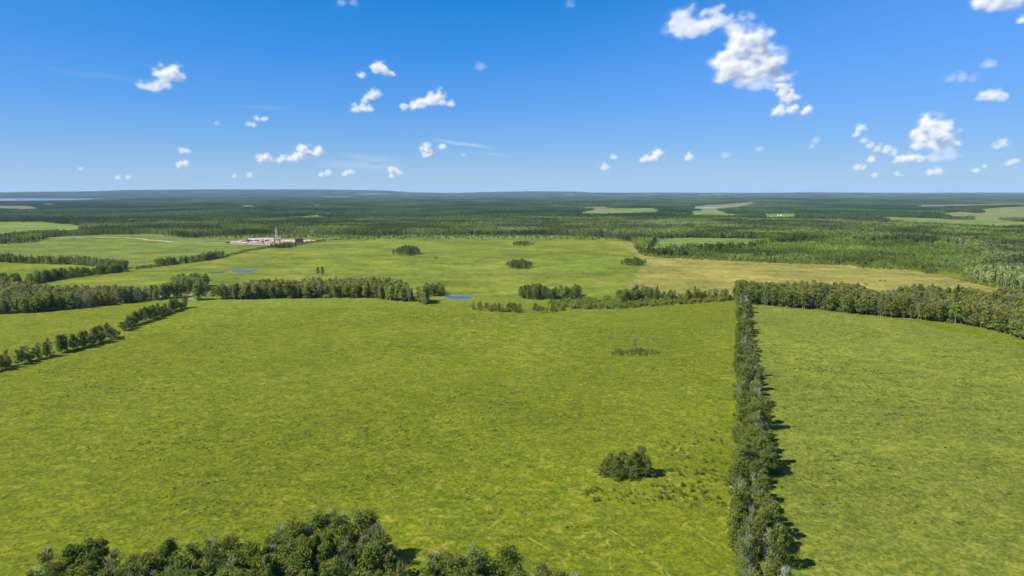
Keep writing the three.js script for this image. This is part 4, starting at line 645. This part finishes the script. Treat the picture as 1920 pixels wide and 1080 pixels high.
  truck([[-530.6,-1501.9]], 0.2, WHITE, BLUE, 'white truck with a blue load in front of the rig'); truck([[-534.5,-1479.7]], -0.3, CHARCOAL, CREAM, 'dark truck with a cream load at the pad\'s front edge'); truck([[-595.4,-1555.0]], 0.1, CHARCOAL, CHARCOAL, 'all dark truck in the middle of the machinery'); truck([[-604.9,-1548.1]], 0.4, NAVY, STEEL, 'dark truck with a grey load near the white end trailer'); truck([[-562.5,-1534.6]], 1.2, WHITE, RED, 'white truck with a dark red load parked beside the short cabin');
  // soil
  const heap = (px, w, h, d, label, seed) => { const r = random(seed), g = new THREE.SphereGeometry(1, 20, 10, 0, 6.2832, 0, Math.PI / 2), p = g.attributes.position; for (let k = 0; k < p.count; k++) { const v = 0.8 + 0.4 * noise2(p.getX(k) * 3 + seed, p.getZ(k) * 3); p.setXYZ(k, p.getX(k) * w * v, p.getY(k) * h * v, p.getZ(k) * d * v); } g.computeVertexNormals(); const m = new THREE.Mesh(g, SOIL); m.name = 'soil_heap'; tag(m, label, 'soil heap'); m.position.set(px[0][0], PADS[0].y + 0.2, px[0][1]); };
  heap([[-625.7,-1528.0]], 9, 3, 8, 'brown soil heap beside the dark end of the site', 3); heap([[-511.2,-1588.3]], 26, 2.2, 6, 'long low brown soil berm behind the navy tanks', 4); heap([[-468.9,-1579.4]], 18, 2.6, 7, 'brown soil heap at the pad\'s far corner', 5); heap([[-512.9,-1464.3]], 16, 1.4, 5, 'flat brown soil heap at the pad\'s front', 6);
  const stack = onPad('pipe_stack', 'tall rusty stack standing by the soil heap', 'stack', null, [[-457.6,-1553.3]], 0); part(stack, 'pipe', (() => { const g = new THREE.CylinderGeometry(0.9, 1.2, 7, 14); g.translate(0, 3.5, 0); return g; })(), BROWN); part(stack, 'base', box(3.2, 0.6, 3.2, 0, 0, 0), STEEL); part(stack, 'cap', (() => { const g = new THREE.CylinderGeometry(1.2, 0.95, 0.6, 14); g.translate(0, 7.3, 0); return g; })(), CHARCOAL);
  const mats = onPad('timber_mats', 'dark stack of timber mats at the road entrance', 'mats', null, [[-632.6,-1521.4]], 0.1); for (let k = 0; k < 4; k++) part(mats, 'mat', box(10, 0.55, 4, (k % 2) * 0.3, k * 0.57, 0), CHARCOAL);
}
// farmsteads far off
{
  const roof = paint(0.3, 0.28, 0.27, 0.8), house = (px, w, h, d, label) => { const t = thing('farm_building', label, 'farm building', null, px[0][0], px[0][1]); part(t, 'wall', box(w, h, d, 0, 0, 0), CREAM); const s = new THREE.Shape([new THREE.Vector2(-w / 2 - 0.5, 0), new THREE.Vector2(w / 2 + 0.5, 0), new THREE.Vector2(0, h * 0.6)]), g = new THREE.ExtrudeGeometry(s, { depth: d + 1, bevelEnabled: false }); g.translate(0, h + 0.01, -d / 2 - 0.5); part(t, 'roof', g, roof); part(t, 'door', box(2, 2.6, 0.15, 0, 0, d / 2 + 0.09), roof); part(t, 'window', box(1.6, 1.2, 0.12, w * 0.3, 1.4, d / 2 + 0.08), GLASS); };
  house([[1237.1,-3322.4]], 10, 5, 9, 'single pale farm building left in a far clearing'); house([[1291.4,-3322.4]], 10, 5, 9, 'smaller barn of the far farmstead pair'); house([[1319.1,-3353.8]], 15, 5.5, 11, 'larger barn of the far farmstead pair');
}
scene.traverse((o) => { if (o.isMesh) { o.castShadow = true; o.receiveShadow = true; } });
renderer.render(scene, camera);
